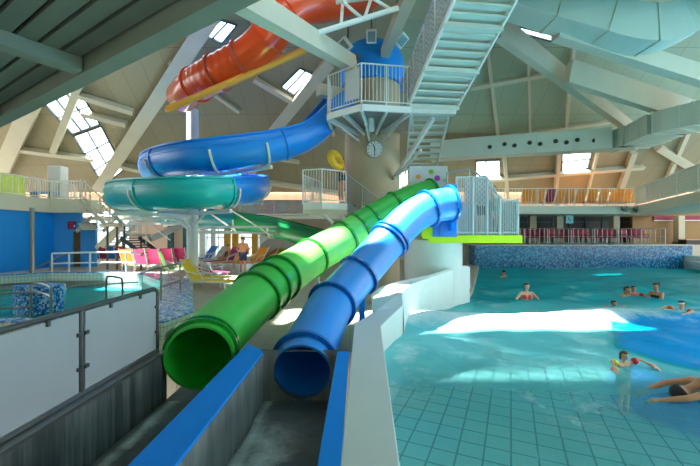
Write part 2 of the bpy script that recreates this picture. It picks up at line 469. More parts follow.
# ---------------------------------------------------------------- railings and stairs
def railing(root, pts, h, m='white_paint', pick=.11, post=1.5, r=.022, pr=.009, mids=(), pickets=True, low=.08, panel=None, max_parts=100):
    """railing along base points; parts: top_rail, bottom_rail, post, picket"""
    pts = [V(p) for p in pts]; up = V((0, 0, 1))
    mb = MB(); mb.tube([p + up * h for p in pts], r, 8); mb.build('top_rail', m, root, True)
    if pickets or panel:
        MB().tube([p + up * low for p in pts], r * .8, 6).build('bottom_rail', m, root, True)
    for f in mids:
        MB().tube([p + up * h * f for p in pts], r * .75, 6).build('mid_rail', m, root, True)
    n = 0
    for a, b in zip(pts, pts[1:]):
        L = (b - a).length; k = max(1, round(L / post))
        for i in range(k + 1):
            if i == 0 and a is not pts[0]: continue
            q = a.lerp(b, i / k)
            MB().tube([q, q + up * (h - r * .5)], r, 8).build('post', m, root, True)
        if panel:
            MB().bar(a + up * (h + low) / 2, b + up * (h + low) / 2, .012, h - low - .04).build('infill_panel', panel, root)
        if pickets:
            c = max(1, round(L / pick))
            for i in range(1, c):
                q = a.lerp(b, i / c)
                if n < max_parts:
                    MB().tube([q + up * low, q + up * (h - r * .5)], pr, 5).build('picket', m, root)
                n += 1
def flight(root, p0, p1, width_dir, w, n, tread=.28, th=.04, m='step_cream', mstr='white_paint', thick_every=0):
    """open stair from p0 (low, centre) to p1 (high, centre); parts: stringers and treads"""
    p0, p1 = V(p0), V(p1); wd = V(width_dir).normalized(); run = (p1 - p0); hr = V((run.x, run.y, 0)).normalized()
    for s in (-1, 1):
        MB().bar(p0 + wd * s * w / 2 - V((0, 0, .06)), p1 + wd * s * w / 2 - V((0, 0, .06)), .05, .2).build('stringer', mstr, root)
    for i in range(n):
        q = p0.lerp(p1, (i + .5) / n)
        t = th * (2.6 if thick_every and i % thick_every == 0 else 1)
        ww = w * (1.05 if thick_every and i % thick_every == 0 else .97)
        c = [q + wd * sx * ww / 2 + hr * sy * tread / 2 for sx, sy in ((-1, -1), (1, -1), (1, 1), (-1, 1))]
        MB().hexa([p - V((0, 0, t)) for p in c], c).build('tread', m, root)

# ================================================================ SETTING
WZ = -.15                                         # pool water level
# ---- rim of the pool wall, surveyed from the photograph
WL = [V((-.13, .3)), V((-.067, 2.395)), V((.064, 5.8)), V((.08, 6.13))]
RIM = [(403, 305, 7.75), (402, 292, 8.6), (410, 285, 9.15), (431, 277.5, 9.7), (458, 268.5, 10.6), (470, 267, 11.0)]
RIMO = [(372.5, 312.5, 7.02), (372, 294, 8.5), (380.7, 286.6, 8.95), (400.8, 280.7, 9.35), (429, 274.8, 9.75), (459.7, 265.6, 10.7), (467, 265, 11.1)]
WLINE = [(404, 331, 7.7), (407, 324, 8.3), (419, 312.5, 9.5), (436, 306, 10.3), (457, 297, 11.6), (471, 289, 13.5)]
RIMp = [P(*q) for q in RIM]; RIMOp = [P(*q) for q in RIMO]; WLp = [P(*q) for q in WLINE]

basin_in = [(-12.4, 14.75), (-10.2, 14.8), (-8.2, 14.2), (-6.55, 12.4), (-5.4, 10.4), (-4.75, 8.9), (-4.1, 7.5), (-4.3, 6.9), (-12.5, 6.9), (-15.5, 9.5), (-15.2, 12.5)]
basin_out = [(-12.5, 15.05), (-10.1, 15.1), (-7.6, 14.6), (-5.75, 12.8), (-4.55, 10.4), (-3.9, 8.9), (-3.25, 7.5), (-3.4, 6.6), (-12.7, 6.6), (-15.8, 9.4), (-15.5, 12.6)]
floor_out = [(-30, -4), (-2.75, -4), (-2.75, 5.7), (.06, 5.9), (.06, 6.13), (.42, 7.05), (.5, 8.5), (.75, 8.97), (1.3, 9.37), (2.1, 9.8), (3.2, 10.75), (3.7, 11.2), (4.3, 12.6), (7.75, 21.65), (8.6, 26), (-30, 26)]
fl = MB(); fl.plate(floor_out, [basin_in], -1.5, 0)
struct(fl.build('floor', 'deck_tile', loc=(0, 0, 0)))

# pool basin floor: pale tiles near, blue tiles in the deep strip
def pool_tiles():
    m, nt, b = new_mat('pool_tiles'); N, L = nt.nodes, nt.links
    tc = N.new('ShaderNodeTexCoord'); mp = N.new('ShaderNodeMapping'); mp.vector_type = 'POINT'; mp.inputs['Rotation'].default_value = (0, 0, PROT)
    L.new(tc.outputs['Object'], mp.inputs['Vector'])
    br = N.new('ShaderNodeTexBrick'); br.offset = 0
    br.inputs['Brick Width'].default_value = .36; br.inputs['Row Height'].default_value = .36; br.inputs['Scale'].default_value = 1; br.inputs['Mortar Size'].default_value = .014
    br.inputs['Color1'].default_value = (*lin((206, 222, 214)), 1); br.inputs['Color2'].default_value = (*lin((196, 214, 208)), 1); br.inputs['Mortar'].default_value = (*lin((104, 130, 128)), 1)
    L.new(mp.outputs[0], br.inputs['Vector'])
    b2 = N.new('ShaderNodeTexBrick'); b2.offset = 0
    b2.inputs['Brick Width'].default_value = .4; b2.inputs['Row Height'].default_value = .4; b2.inputs['Scale'].default_value = 1; b2.inputs['Mortar Size'].default_value = .012
    b2.inputs['Color1'].default_value = (*lin((0, 112, 206)), 1); b2.inputs['Color2'].default_value = (*lin((0, 104, 196)), 1); b2.inputs['Mortar'].default_value = (*lin((60, 150, 210)), 1)
    L.new(mp.outputs[0], b2.inputs['Vector'])
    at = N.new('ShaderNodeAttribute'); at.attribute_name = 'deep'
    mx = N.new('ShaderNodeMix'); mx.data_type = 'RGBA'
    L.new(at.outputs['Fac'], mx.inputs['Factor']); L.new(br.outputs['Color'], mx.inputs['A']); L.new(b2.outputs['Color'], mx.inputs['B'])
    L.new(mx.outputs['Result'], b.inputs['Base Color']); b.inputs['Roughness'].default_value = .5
    MATS['pool_tiles'] = m
pool_tiles()
def sstep(a, b, x):
    t = max(0, min(1, (x - a) / (b - a))); return t * t * (3 - 2 * t)
def grid_mesh(name, m, x0, x1, y0, y1, st, zf, keep, attrs):
    bm = bmesh.new(); nx = int((x1 - x0) / st); ny = int((y1 - y0) / st); vs = {}
    lay = {k: bm.verts.layers.float.new(k) for k in attrs}
    def vert(i, j):
        if (i, j) not in vs:
            x = x0 + i * st; y = y0 + j * st
            v = bm.verts.new((x, y, zf(x, y)))
            for k, f in attrs.items(): v[lay[k]] = f(x, y)
            vs[i, j] = v
        return vs[i, j]
    for i in range(nx):
        for j in range(ny):
            if keep(x0 + (i + .5) * st, y0 + (j + .5) * st):
                bm.faces.new([vert(i, j), vert(i + 1, j), vert(i + 1, j + 1), vert(i, j + 1)])
    me = bpy.data.meshes.new(name); bm.to_mesh(me); bm.free()
    for p in me.polygons: p.use_smooth = True
    o = bpy.data.objects.new(name, me); COL.objects.link(o); me.materials.append(MATS[m]); return o
def edge_x(y):
    """left limit of the pool at depth y (middle of the pool wall)"""
    T = [(-4, .1), (2.4, .13), (6.1, .3), (7.05, .8), (7.75, 1.0), (8.5, 1.15), (9.3, 1.5), (10.3, 2.2), (11.6, 3.2), (13.5, 4.45), (21.6, 7.6), (30, 10.9)]
    for (a, xa), (b, xb) in zip(T, T[1:]):
        if y <= b: return xa + (xb - xa) * (y - a) / (b - a)
    return 11
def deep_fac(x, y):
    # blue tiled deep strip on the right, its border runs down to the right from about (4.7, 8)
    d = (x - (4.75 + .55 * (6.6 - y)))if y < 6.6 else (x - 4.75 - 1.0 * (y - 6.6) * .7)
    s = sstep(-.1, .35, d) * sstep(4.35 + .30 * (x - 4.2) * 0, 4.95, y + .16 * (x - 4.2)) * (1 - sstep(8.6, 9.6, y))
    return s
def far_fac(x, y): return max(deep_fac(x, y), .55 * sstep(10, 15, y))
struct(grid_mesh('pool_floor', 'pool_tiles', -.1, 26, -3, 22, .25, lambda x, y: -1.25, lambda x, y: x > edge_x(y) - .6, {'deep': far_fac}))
def crest(x, y):
    """distance from the breaking wave's crest line"""
    yc = 8.75 + .10 * (x - 3) + .12 * math.sin(x * 1.3)
    return y - yc
def wave_z(x, y):
    d = crest(x, y)
    z = .13 * math.exp(-(d / .55) ** 2) + .035 * math.sin(2.1 * y + .8 * x) + .022 * math.sin(1.7 * x - 3.1 * y + 1) + .012 * math.sin(5 * x + 4 * y)
    return WZ + z * sstep(0, 1.2, y - 1)
def froth(x, y):
    d = crest(x, y)
    core = math.exp(-(d / .62) ** 2) * (.62 if x < 6 else .62 * math.exp(-(x - 6) / 3.5))
    near = .20 * math.exp(-((y - 5.9 + .25 * (x - 3)) / .5) ** 2) + .24 * math.exp(-((y - 4.55) / .45) ** 2) * math.exp(-((x - 2.6) / .9) ** 2) + .26 * math.exp(-((y - 5.6) / .9) ** 2) * math.exp(-((x - .95) / .35) ** 2)
    wall = .30 * math.exp(-max(0, x - edge_x(y)) / .5) * sstep(8, 9, y) * (1 - sstep(12, 15, y))
    return core + near + wall
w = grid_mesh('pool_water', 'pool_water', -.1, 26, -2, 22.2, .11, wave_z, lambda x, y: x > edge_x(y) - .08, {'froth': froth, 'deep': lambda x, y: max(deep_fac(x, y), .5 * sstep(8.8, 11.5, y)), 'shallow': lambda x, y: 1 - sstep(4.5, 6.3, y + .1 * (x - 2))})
struct(w)

# ---- far end wall of the wave pool (mosaic) and the terrace behind it
fw = MB(); fw.box((14.05, 22.2, -.05), (13.1, 1.1, 2.5)); 
struct(fw.build('wall_far', 'mosaic_blue'))
t = MB(); t.box((20, 24.6, .55), (25.5, 3.8, 1.3)); struct(t.build('floor_terrace', 'deck_tile'))
c = MB(); c.box((14.05, 22.2, 1.22), (13.15, 1.2, .05)); struct(c.build('trim_1', 'cream_paint'))
sw = MB(); sw.poly([(20.1, 21.7), (20.6, 21.7), (17.5, 14.5), (17.0, 14.5)], -1.3, .32); sw.poly([(20.1, 21.72), (20.6, 21.72), (20.6, 20.5), (20.1, 20.5)], .3, .6)
struct(sw.build('wall_right', 'wall_white'))
dk = MB(); dk.poly([(20.6, 21.7), (17.5, 14.5), (30, 14.5), (30, 21.7)], -.3, .3); struct(dk.build('floor_right', 'deck_tile'))
# back wall of the hall, beneath the roof
bw = MB(); bw.box((2, 26.3, 4.3), (62, .3, 1.6)); struct(bw.build('wall_back', 'brick_tan'))

# ================================================================ ROOF
def BZ(Y): return 4.9 + (26 - Y) * .79
RN = V((0, -.79, -1)).normalized()                # points into the hall
def RB(px, py, off=0.):
    e = (233 - py) / F
    Y = 23.49 / (e + .79)
    if Y < 17: Y = (12.01 - EYE) / e
    p = P(px, py, Y)
    return p + (RN if Y >= 17 else V((0, 0, -1))) * off
def plane2(p): return ((p.x), (26 - p.y) * math.sqrt(1 + .79 ** 2))     # local coordinates of the back slope
def unplane(q): y = 26 - q[1] / math.sqrt(1 + .79 ** 2); return V((q[0], y, BZ(y)))
SKY = {  # skylights seen in the back slope, corners in order
 'a': [(42, 101), (77, 86), (100, 124), (72, 134)], 'a2': [(73.5, 136), (101.5, 126), (124, 169), (104, 186)],
 'b': [(221, 20), (237, 25), (222, 43), (205, 35)], 'c': [(300, 68), (313, 74), (294, 95), (281, 87)],
 'd': [(521, 23), (554, 31), (551, 41), (518, 32)], 'e': [(562, 153), (592, 152), (588, 167), (562, 174)], 'f': [(476, 161), (500, 160), (500, 178), (476, 178)],
 'g': [(396, 176), (408, 168), (408, 184), (398, 190)]}
holes = {}
for k, q in SKY.items():
    holes[k] = [plane2(RB(*c)) for c in q]
mb = MB()
outer = [(-32, 0), (34, 0), (34, 9 * math.sqrt(1 + .79 ** 2)), (-32, 9 * math.sqrt(1 + .79 ** 2))]
loops = [[V((x, y, 0)) for x, y in l] for l in [outer] + list(holes.values())]
flat = [p for l in loops for p in l]
vv = [mb.bm.verts.new(unplane((p.x, p.y))) for p in flat]
for a, b_, c in geometry.tessellate_polygon(loops): mb.face([vv[a], vv[b_], vv[c]])
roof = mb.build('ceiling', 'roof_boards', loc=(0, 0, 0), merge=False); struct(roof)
# flat upper part and the lower flat roof over the front of the hall, with the sun-letting skylights
SUN = V((-.33, -.08, .94)).normalized()
ZR = 9.0
strip = [[(-4.8, 6.95), (3.3, 6.95), (3.3, 8.4), (-4.8, 8.4)]]
strip += [[(10.5, -3), (16.5, -3), (16.5, 6.5), (10.5, 6.5)], [(17, -3), (24, -3), (24, 6.5), (17, 6.5)]]  # unseen glazed bays, added so sky light brightens the pool
strip += [[(-14.6 + i * 1.3, 10.3), (-13.4 + i * 1.3, 10.3), (-13.4 + i * 1.3, 12.2), (-14.6 + i * 1.3, 12.2)] for i in range(1, 5)]
strip_top = [[(-14.2 + i * 1.6, 12.9), (-12.7 + i * 1.6, 12.9), (-12.7 + i * 1.6, 15.4), (-14.2 + i * 1.6, 15.4)] for i in range(5)]
strip_top += [[(-17.2 + i * 1.6, 15.6), (-15.7 + i * 1.6, 15.6), (-15.7 + i * 1.6, 16.9), (-17.2 + i * 1.6, 16.9)] for i in range(3)]
mb = MB(); mb.plate([(-32, -4), (26, -4), (26, 10.75), (-7.9, 10.75), (-7.9, 12.5), (-32, 12.5)], strip, ZR, ZR + .25)
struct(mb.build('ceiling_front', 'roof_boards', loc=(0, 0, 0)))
mb = MB(); mb.plate([(-32, 9), (34, 9), (34, 17.02), (-32, 17.02)], strip_top, 12.01, 12.2)
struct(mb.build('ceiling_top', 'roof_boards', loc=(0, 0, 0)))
mb = MB(); mb.box((11, 10.85, 10.6), (38, .1, 3.2)); mb.box((-20, 12.6, 10.6), (24, .1, 3.2)); mb.box((-7.85, 11.7, 10.6), (.1, 1.8, 3.2))
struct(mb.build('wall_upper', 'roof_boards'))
struct(MB().box((-3, -4.1, 4.4), (58, .2, 9.6)).build('wall_front', 'cream_paint'))
# skylight frames and panes
n = 0
for k, q in list(holes.items()):
    n += 1
    c3 = [unplane(p) for p in q]
    fr = MB()
    for i in range(4): fr.bar(c3[i], c3[(i + 1) % 4], .07, .14, RN)
    long = (c3[1] - c3[0]).length < (c3[2] - c3[1]).length
    A, B_, C_, D_ = c3 if long else [c3[1], c3[2], c3[3], c3[0]]
    if k in 'a a2'.split():
        for f in (.33, .66): fr.bar(A.lerp(D_, f), B_.lerp(C_, f), .07, .12, RN)
        fr.bar(A.lerp(B_, .5), D_.lerp(C_, .5), .06, .1, RN)
    else:
        fr.bar(A.lerp(B_, .42), D_.lerp(C_, .42), .07, .12, RN)
    w = struct(fr.build('window_%d' % n, 'dark_steel', loc=sum(c3, V((0, 0, 0))) / 4))
    MB().quad(*[p - RN * .03 for p in c3]).build('pane', 'pane_glass', w)
for q, zr in [(q, ZR) for q in strip] + [(q, 11.95) for q in strip_top]:
    n += 1
    fr = MB()
    c3 = [V((x, y, zr + .2)) for x, y in q]
    for i in range(4): fr.bar(c3[i], c3[(i + 1) % 4], .05, .08)
    for i in range(1, int((c3[1].x - c3[0].x) / 1.6)): fr.bar(c3[0].lerp(c3[1], i * 1.6 / (c3[1].x - c3[0].x)), c3[3].lerp(c3[2], i * 1.6 / (c3[1].x - c3[0].x)), .05, .06)
    w = struct(fr.build('window_%d' % n, 'white_paint', loc=c3[0]))
    MB().quad(*[p + V((0, 0, .02)) for p in c3]).build('pane', 'pane_glass', w)

# ---- beams: (start, end, width, depth, material)
BEAMS = [((215, 6), (100, 186), .7, .6), ((35, 100), (-6, 190), .8, .6), ((18, 147), (96, 157), .3, .35), ((84, 111), (128, 122), .3, .35),
 ((80, 93), (135, 110), .3, .35), ((112, 161), (143, 168), .3, .4), ((255, 77), (292, 99), .25, .35), ((90, 60), (55, 150), .35, .3),
 ((330, 60), (232, 182), .55, .45), ((290, 110), (240, 190), .4, .35), ((200, 40), (120, 150), .2, .2), ((170, 60), (240, 110), .18, .2),
 ((266, 180), (345, 192), .25, .3), ((240, 150), (300, 160), .2, .25),
 ((486, 46), (498, 140), .16, .2), ((527, 62), (529, 132), .12, .15), ((572, 44), (564, 132), .16, .2), ((470, 86), (552, 71), .22, .25), ((436, 146), (520, 132), .2, .22),
 ((520, 132), (612, 119), .2, .22), ((632, 150), (617, 192), .35, .35), ((558, 148), (554, 196), .22, .3), ((596, 150), (586, 192), .14, .2), ((503, 150), (507, 196), .2, .25),
 ((480, 178), (642, 165), .25, .3), ((656, 145), (700, 172), .4, .4), ((660, 190), (690, 120), .25, .25)]
n = 1
for a, b_, w_, d_ in BEAMS:
    n += 1
    struct(MB().bar(RB(*a, .22), RB(*b_, .22), w_, d_, RN).build('trim_%d' % n, 'cream_paint'))
# big free-standing girders, nearer than the slope
for pts in [((499, 28, 14.5), (634, 131, 19.5), .35, .95, .35, .5), ((557, 31, 12.6), (714, 80, 13.4), .4, .62, .4, .62), ((568, 72, 15.5), (690, 112, 16.5), .35, 1.0, .35, 1.0),
            ((238, -4, 6.9), (352, 64, 11.7), .34, .5, .34, .45), ((412, -12, 9.6), (384, 56, 13.0), .36, .36, .3, .3), ((318, 90, 12.6), (356, 98, 13.4), .3, .4, .3, .4)]:
    n += 1
    a, b_, w0, d0, w1, d1 = pts
    struct(MB().taper(P(*a), P(*b_), w0, d0, w1, d1).build('trim_%d' % n, 'cream_paint'))

# ================================================================ AIR DUCTS
def duct(name, label, path, w, h, step, m, holes=0):
    pts = spline(path, .25)
    root = thing(name, label, 'duct', pts[len(pts) // 2])
    k = 0; ns = max(1, round(len(pts) * .25 / step)); per = len(pts) / ns
    for i in range(ns):
        seg = pts[int(i * per): min(len(pts), int((i + 1) * per) + 1)]
        if len(seg) < 2: continue
        MB().sweep(seg, [(-w / 2, -h / 2), (w / 2, -h / 2), (w / 2, h / 2), (-w / 2, h / 2)]).build('duct_section', m, root)
        j = seg[0]; t = seg[1] - seg[0]
        MB().sweep([j - t.normalized() * .025, j + t.normalized() * .025], [(-w / 2 - .03, -h / 2 - .03), (w / 2 + .03, -h / 2 - .03), (w / 2 + .03, h / 2 + .03), (-w / 2 - .03, h / 2 + .03)]).build('joint_flange', m, root)
    return root, pts
duct('air_duct', 'fat cream air duct that bends upward high under the roof at the corner', [P(512, -6, 12.2), P(548, 6, 12.2), P(590, 18, 12.2), P(630, 29, 12.2), P(660, 29, 12.2), P(684, 18, 12.2), P(706, -4, 12), P(725, -30, 12)], 1.0, 1.2, 1.6, 'cream_duct')
zD = 6.75
def DZ(px, py): Y = (zD - EYE) * F / (233 - py); return P(px, py, Y)
r, dpts = duct('air_duct', 'cream air duct with round nozzles hung above the terrace balcony', [DZ(432, 152), DZ(480, 148), DZ(530, 145), DZ(580, 142), DZ(612, 139)], .9, 1.05, 1.9, 'cream_duct')
for i in range(9):
    px = 487 + i * 12.3
    p = dpts[min(range(len(dpts)), key=lambda k: abs(350 + dpts[k].x / dpts[k].y * F - px))]
    MB().disc(p + V((.02, -.47, .02 if i % 2 else -.08)), (0, -1, 0), .11, .08, 16).build('nozzle', 'black_plastic', r, True)
duct('air_duct', 'wide ribbed cream duct curving over the poolside balcony', [DZ(612, 140), DZ(632, 139), DZ(652, 131), DZ(668, 124), DZ(690, 119), DZ(720, 112), DZ(760, 100)], 1.7, .9, .6, 'cream_duct')

# ================================================================ SLATTED CANOPY (upper corner)
DC = V((-.843, .537, 0)); NC = V((.537, .843, 0))
root = thing('slatted_canopy', 'dark grey-green slatted canopy overhead, hung at the corner of the hall', 'canopy', (-3, 3.6, 4))
for i in range(9):
    o = 2.0 - .215 * (i + .5)
    MB().bar(NC * o + DC * -3.2 + V((0, 0, 4.17)), NC * o + DC * 11 + V((0, 0, 4.17)), .172, .05).build('slat', 'slat_grey', root)
MB().bar(NC * 2.12 + DC * -3.2 + V((0, 0, 4.1)), NC * 2.12 + DC * 11 + V((0, 0, 4.1)), .2, .26).build('edge_beam', 'canopy_beam', root)
cb = V((-5.55, 3.75, 0))
for s in (5.35, 1.2, 8.6):
    MB().bar(NC * 2.0 + DC * s + V((0, 0, 4.06)), NC * .1 + DC * s + V((0, 0, 4.06)), .22, .16).build('cross_beam', 'canopy_beam', root)
MB().bar(NC * 1.1 + DC * -3.2 + V((0, 0, 4.32)), NC * 1.1 + DC * 11 + V((0, 0, 4.32)), 2.2, .05).build('top_deck', 'gap_dark', root)  # added board, coloured dark so the gaps between slats read as shade

# ================================================================ RUN-OUT LANES OF THE SLIDES
def U(x0, Y, z): return V((x0 + .0222 * Y, Y, z))
Y0, Y1 = .6, 4.72
root = thing('runout_trough', 'grey steel splash trough where the two tube slides end', 'slide run-out', (-1.2, 2.6, -.3))
def lane(name, xa, xb, m, z0, z1, ya=Y0, yb=Y1): 
    return MB().hexa([U(xa, ya, z0), U(xb, ya, z0), U(xb, yb, z0), U(xa, yb, z0)], [U(xa, ya, z1), U(xb, ya, z1), U(xb, yb, z1), U(xa, yb, z1)]).build(name, m, root)
lane('trough_floor', -2.535, -1.27, 'lane_steel', -.32, -.25, Y0, 5.7)
lane('trough_floor', -1.27, -.24, 'lane_steel', -.32, -.25, Y0, 5.85)
dv = lane('divider', -1.50, -1.23, 'panel_steel', -.25, .37, Y0, 4.9)
cp = MB(); 
cp.hexa([U(-1.53, Y0, .37), U(-1.2, Y0, .37), U(-1.24, 4.75, .37), U(-1.55, 5.05, .37)], [U(-1.53, Y0, .4), U(-1.2, Y0, .4), U(-1.24, 4.75, .4), U(-1.55, 5.05, .4)])
o = cp.build('blue_cap', 'cap_blue', root, bevel=.006); o['label'] = 'bright blue cap strip'
lane('side_panel', -.26, -.235, 'panel_steel', -.3, .37)
o = lane('blue_cap', -.27, -.115, 'cap_blue', .37, .4); o['label'] = 'bright blue cap strip'
# back plate with the round hole of the blue slide
bp = MB(); cx = P(302, 371, Y1)
hole = [(cx.x + .372 * math.cos(a * PI / 20), cx.z + .372 * math.sin(a * PI / 20)) for a in range(40)]
x0, x1 = U(-1.26, Y1, 0).x, U(-.25, Y1, 0).x
outl = [(x0, -.3), (x1, -.3), (x1, .42), (x0, .42)]
# clip the hole to the plate by lifting the plate's top into a ring: use only the part below the top
loops = [[V((a, b_, 0)) for a, b_ in outl], [V((a, min(b_, .405), 0)) for a, b_ in hole]]
flat = [p for l in loops for p in l]
for dy in (0, .03):
    vv = [bp.bm.verts.new((p.x, Y1 - dy, p.y)) for p in flat]
    for a, b_, c in geometry.tessellate_polygon(loops): bp.face([vv[a], vv[b_], vv[c]])
bp.build('back_plate', 'panel_steel', root)
MB().bar(U(-2.5, 5.66, -.14), U(-1.3, 5.66, -.14), .04, .3).build('back_plate', 'lane_steel', root)
wt = grid_mesh('trough_water', 'lane_water', -2.55, -.1, .8, 4.7, .06, lambda x, y: -.235 + .012 * math.sin(9 * y + 5 * x), lambda x, y: -2.47 < x - .0222 * y < -.27 and not (-1.52 < x - .0222 * y < -1.22),
               {'froth': lambda x, y: .30 + .34 * math.exp(-((x - .0222 * y + .95) / .25) ** 2) * sstep(4.6, 3.4, y) + .4 * math.exp(-((x - .0222 * y + 2.40) / .10) ** 2) + .3 * math.exp(-((x - .0222 * y + 1.16) / .07) ** 2) - .15})
tag(wt, 'thin sheet of foaming water running along the steel trough', 'water', None, 'stuff')

# curb and fence beside the lanes
root = thing('curb_wall', 'dark grey streaked curb below the frosted fence panels', 'curb', (-2.75, 2.6, -.3))
MB().hexa([U(-2.9, Y0, -.3), U(-2.54, Y0, -.3), U(-2.54, 4.78, -.3), U(-2.9, 4.78, -.3)], [U(-2.9, Y0, .38), U(-2.54, Y0, .38), U(-2.54, 4.78, .38), U(-2.9, 4.78, .38)]).build('curb_body', 'curb_stone', root)
MB().hexa([U(-2.95, Y0, .38), U(-2.50, Y0, .38), U(-2.50, 4.78, .38), U(-2.95, 4.78, .38)], [U(-2.95, Y0, .41), U(-2.50, Y0, .41), U(-2.50, 4.78, .41), U(-2.95, 4.78, .41)]).build('top_strip', 'steel', root)
root = thing('frosted_fence', 'grey frosted panel fence with dark steel posts beside the slide trough', 'fence', U(-2.62, 3, .41))
FY = [.8, 2.12, 3.4, 4.68]
for a, b_ in zip(FY, FY[1:]):
    MB().hexa([U(-2.625, a + .04, .46), U(-2.605, a + .04, .46), U(-2.605, b_ - .04, .46), U(-2.625, b_ - .04, .46)], [U(-2.625, a + .04, 1.2), U(-2.605, a + .04, 1.2), U(-2.605, b_ - .04, 1.2), U(-2.625, b_ - .04, 1.2)]).build('frosted_panel', 'frosted_panel', root)
    for y in (a + .09, b_ - .09):
        for z in (.68, 1.0): MB().box(U(-2.60, y + (-.045 if y < (a + b_) / 2 else .045), z), (.03, .05, .035)).build('clip', 'dark_steel', root)
    for y in (a + .3 * (b_ - a), a + .7 * (b_ - a)): MB().box(U(-2.60, y, 1.19), (.03, .03, .05)).build('clip', 'dark_steel', root)
for y in FY[:-1]: MB().tube([U(-2.615, y, .41), U(-2.615, y, 1.23)], .022, 10).build('post', 'dark_steel', root, True)
tr = [U(-2.615, .8, 1.235)] + [U(-2.615, 4.58 + .1 * math.sin(k * PI / 12), 1.135 + .1 * math.cos(k * PI / 12)) for k in range(7)] + [U(-2.615, 4.68, .41)]
MB().tube(tr, .026, 12).build('top_rail', 'dark_steel', root, True)
MB().bar(U(-2.615, .8, .44), U(-2.615, 4.68, .44), .05, .04).build('bottom_rail', 'steel', root)

# ================================================================ WHITE POOL WALL
root = thing('pool_edge_wall', 'pale grey-white wall winding between the slides and the wave pool', 'pool wall', (.1, 4, -.3))
mb = MB()
L_ = [V((p.x, p.y, .4)) for p in WL] + RIMOp
R_ = [V((.30, .3, .4)), V((.333, 2.395, .4)), V((.505, 5.8, .4)), P(381, 326, 6.0)] + [RIMp[0], RIMp[1], RIMp[2], P(413, 283.2, 9.45), RIMp[3], RIMp[4], RIMp[5]]
assert len(L_) == len(R_)
Lv = [mb.bm.verts.new(p) for p in L_]; Rv = [mb.bm.verts.new(p) for p in R_]
Lb = [mb.bm.verts.new((p.x, p.y, -1.3)) for p in L_]; Rb = [mb.bm.verts.new((p.x, p.y, -1.3)) for p in R_]
n = len(L_)
for i in range(n - 1):
    mb.face([Lv[i], Rv[i], Rv[i + 1], Lv[i + 1]]); mb.face([Lb[i], Lv[i], Lv[i + 1], Lb[i + 1]]); mb.face([Rv[i], Rb[i], Rb[i + 1], Rv[i + 1]])
mb.face([Lv[0], Lb[0], Rb[0], Rv[0]]); mb.face([Lv[-1], Rv[-1], Rb[-1], Lb[-1]])
mb.build('wall_body', 'wall_white', root, bevel=.012)
# sloping ledge between the rim and the water line
mb = MB()
def lerp(a, b_, t): return a.lerp(b_, t)
cols = []
NR = 6
for i in range((len(RIMp) - 1) * 6 + 1):
    k = min(i // 6, len(RIMp) - 2); t = i / 6 - k
    def cr(A):
        e = [A[0]] + list(A) + [A[-1]]
        p0, p1, p2, p3 = e[k:k + 4]
        return .5 * ((2 * p1) + (p2 - p0) * t + (2 * p0 - 5 * p1 + 4 * p2 - p3) * t * t + (3 * p1 - p0 - 3 * p2 + p3) * t ** 3)
    r_, w_ = cr(RIMp), cr(WLp)
    r_ = V((r_.x, r_.y, r_.z + .005))
    d = w_ - r_
    f = lambda a, zz: V((r_.x + d.x * a, r_.y + d.y * a, zz))
    DROP = (.0, .02, .05, .11, .47, .66); LIP = (.12, .05, .0, .0, .02, .08)
    tt = t * t * (3 - 2 * t)
    dr = DROP[k] + (DROP[k + 1] - DROP[k]) * tt; lz = LIP[k] + (LIP[k + 1] - LIP[k]) * tt
    zF = r_.z - dr
    cols.append([r_, f(.02, r_.z - dr * .5), f(.04, zF), f(.3, zF + (lz - zF) * .28), f(.6, zF + (lz - zF) * .6), f(.93, lz), f(.98, lz - .02), f(1.0, WZ + .03), f(1.02, -1.3)])
vs = [[mb.bm.verts.new(p) for p in c] for c in cols]
for A, B_ in zip(vs, vs[1:]):
    for a, b_, c, d in zip(A, A[1:], B_[1:], B_): mb.face([a, b_, c, d])
mb.face(vs[-1]); mb.face(vs[0])
mb.build('ledge', 'wall_white', root, True)

# ================================================================ TUBE SLIDES
def tube_slide(name, label, path, r, cuts, mats, fl_m, pairs=(), fl_w=.065, th=.03):
    pts = spline(path, .07)
    root = thing(name, label, 'water slide', pts[0] - V((0, 0, r)))
    idx = [0] + sorted(near_px(pts, *c) for c in cuts) + [len(pts) - 1]
    for k, (a, b_) in enumerate(zip(idx, idx[1:])):
        if b_ - a < 1: continue
        MB().pipe(pts[a:b_ + 1], r, r - th, 44).build('tube_section', mats[min(k, len(mats) - 1)], root, True)
    for k, i in enumerate(idx):
        i = min(max(i, 1 if k else 3), len(pts) - 2)
        t = (pts[i + 1] - pts[i - 1]).normalized()
        for d in ((-.055, .055) if k in pairs else (0,)):
            c0 = pts[i] + t * d
            mb = MB(); mb.pipe([c0 - t * .026, c0 + t * .026], r + fl_w, r - .002, 44)
            a, u = frame_of(t)
            for q in range(22):
                v = a * math.cos(q * 2 * PI / 22) + u * math.sin(q * 2 * PI / 22)
                mb.tube([c0 + v * (r + fl_w * .55) - t * .045, c0 + v * (r + fl_w * .55) + t * .045], .013, 6)
            mb.build('bolted_flange', fl_m, root, True)
    return root, pts
GREEN = [P(199, 358, 4.72), P(206, 345, 5.1), P(221, 328.5, 5.5), P(240, 311, 5.95), P(260, 293.5, 6.5), P(277, 280, 7.1), P(293, 269.5, 7.8), P(314, 256, 8.7), P(343, 239, 9.4), P(372, 221, 9.9), P(402, 205, 10.2), P(434, 194, 10.4)]
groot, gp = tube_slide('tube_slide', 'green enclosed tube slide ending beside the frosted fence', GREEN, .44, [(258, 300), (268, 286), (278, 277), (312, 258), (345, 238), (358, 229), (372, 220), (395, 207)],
                       ['slide_green', 'slide_green', 'slide_green', 'slide_lime', 'slide_lime', 'slide_lime', 'slide_green', 'slide_green'], 'slide_green_dark', (0,), .05)
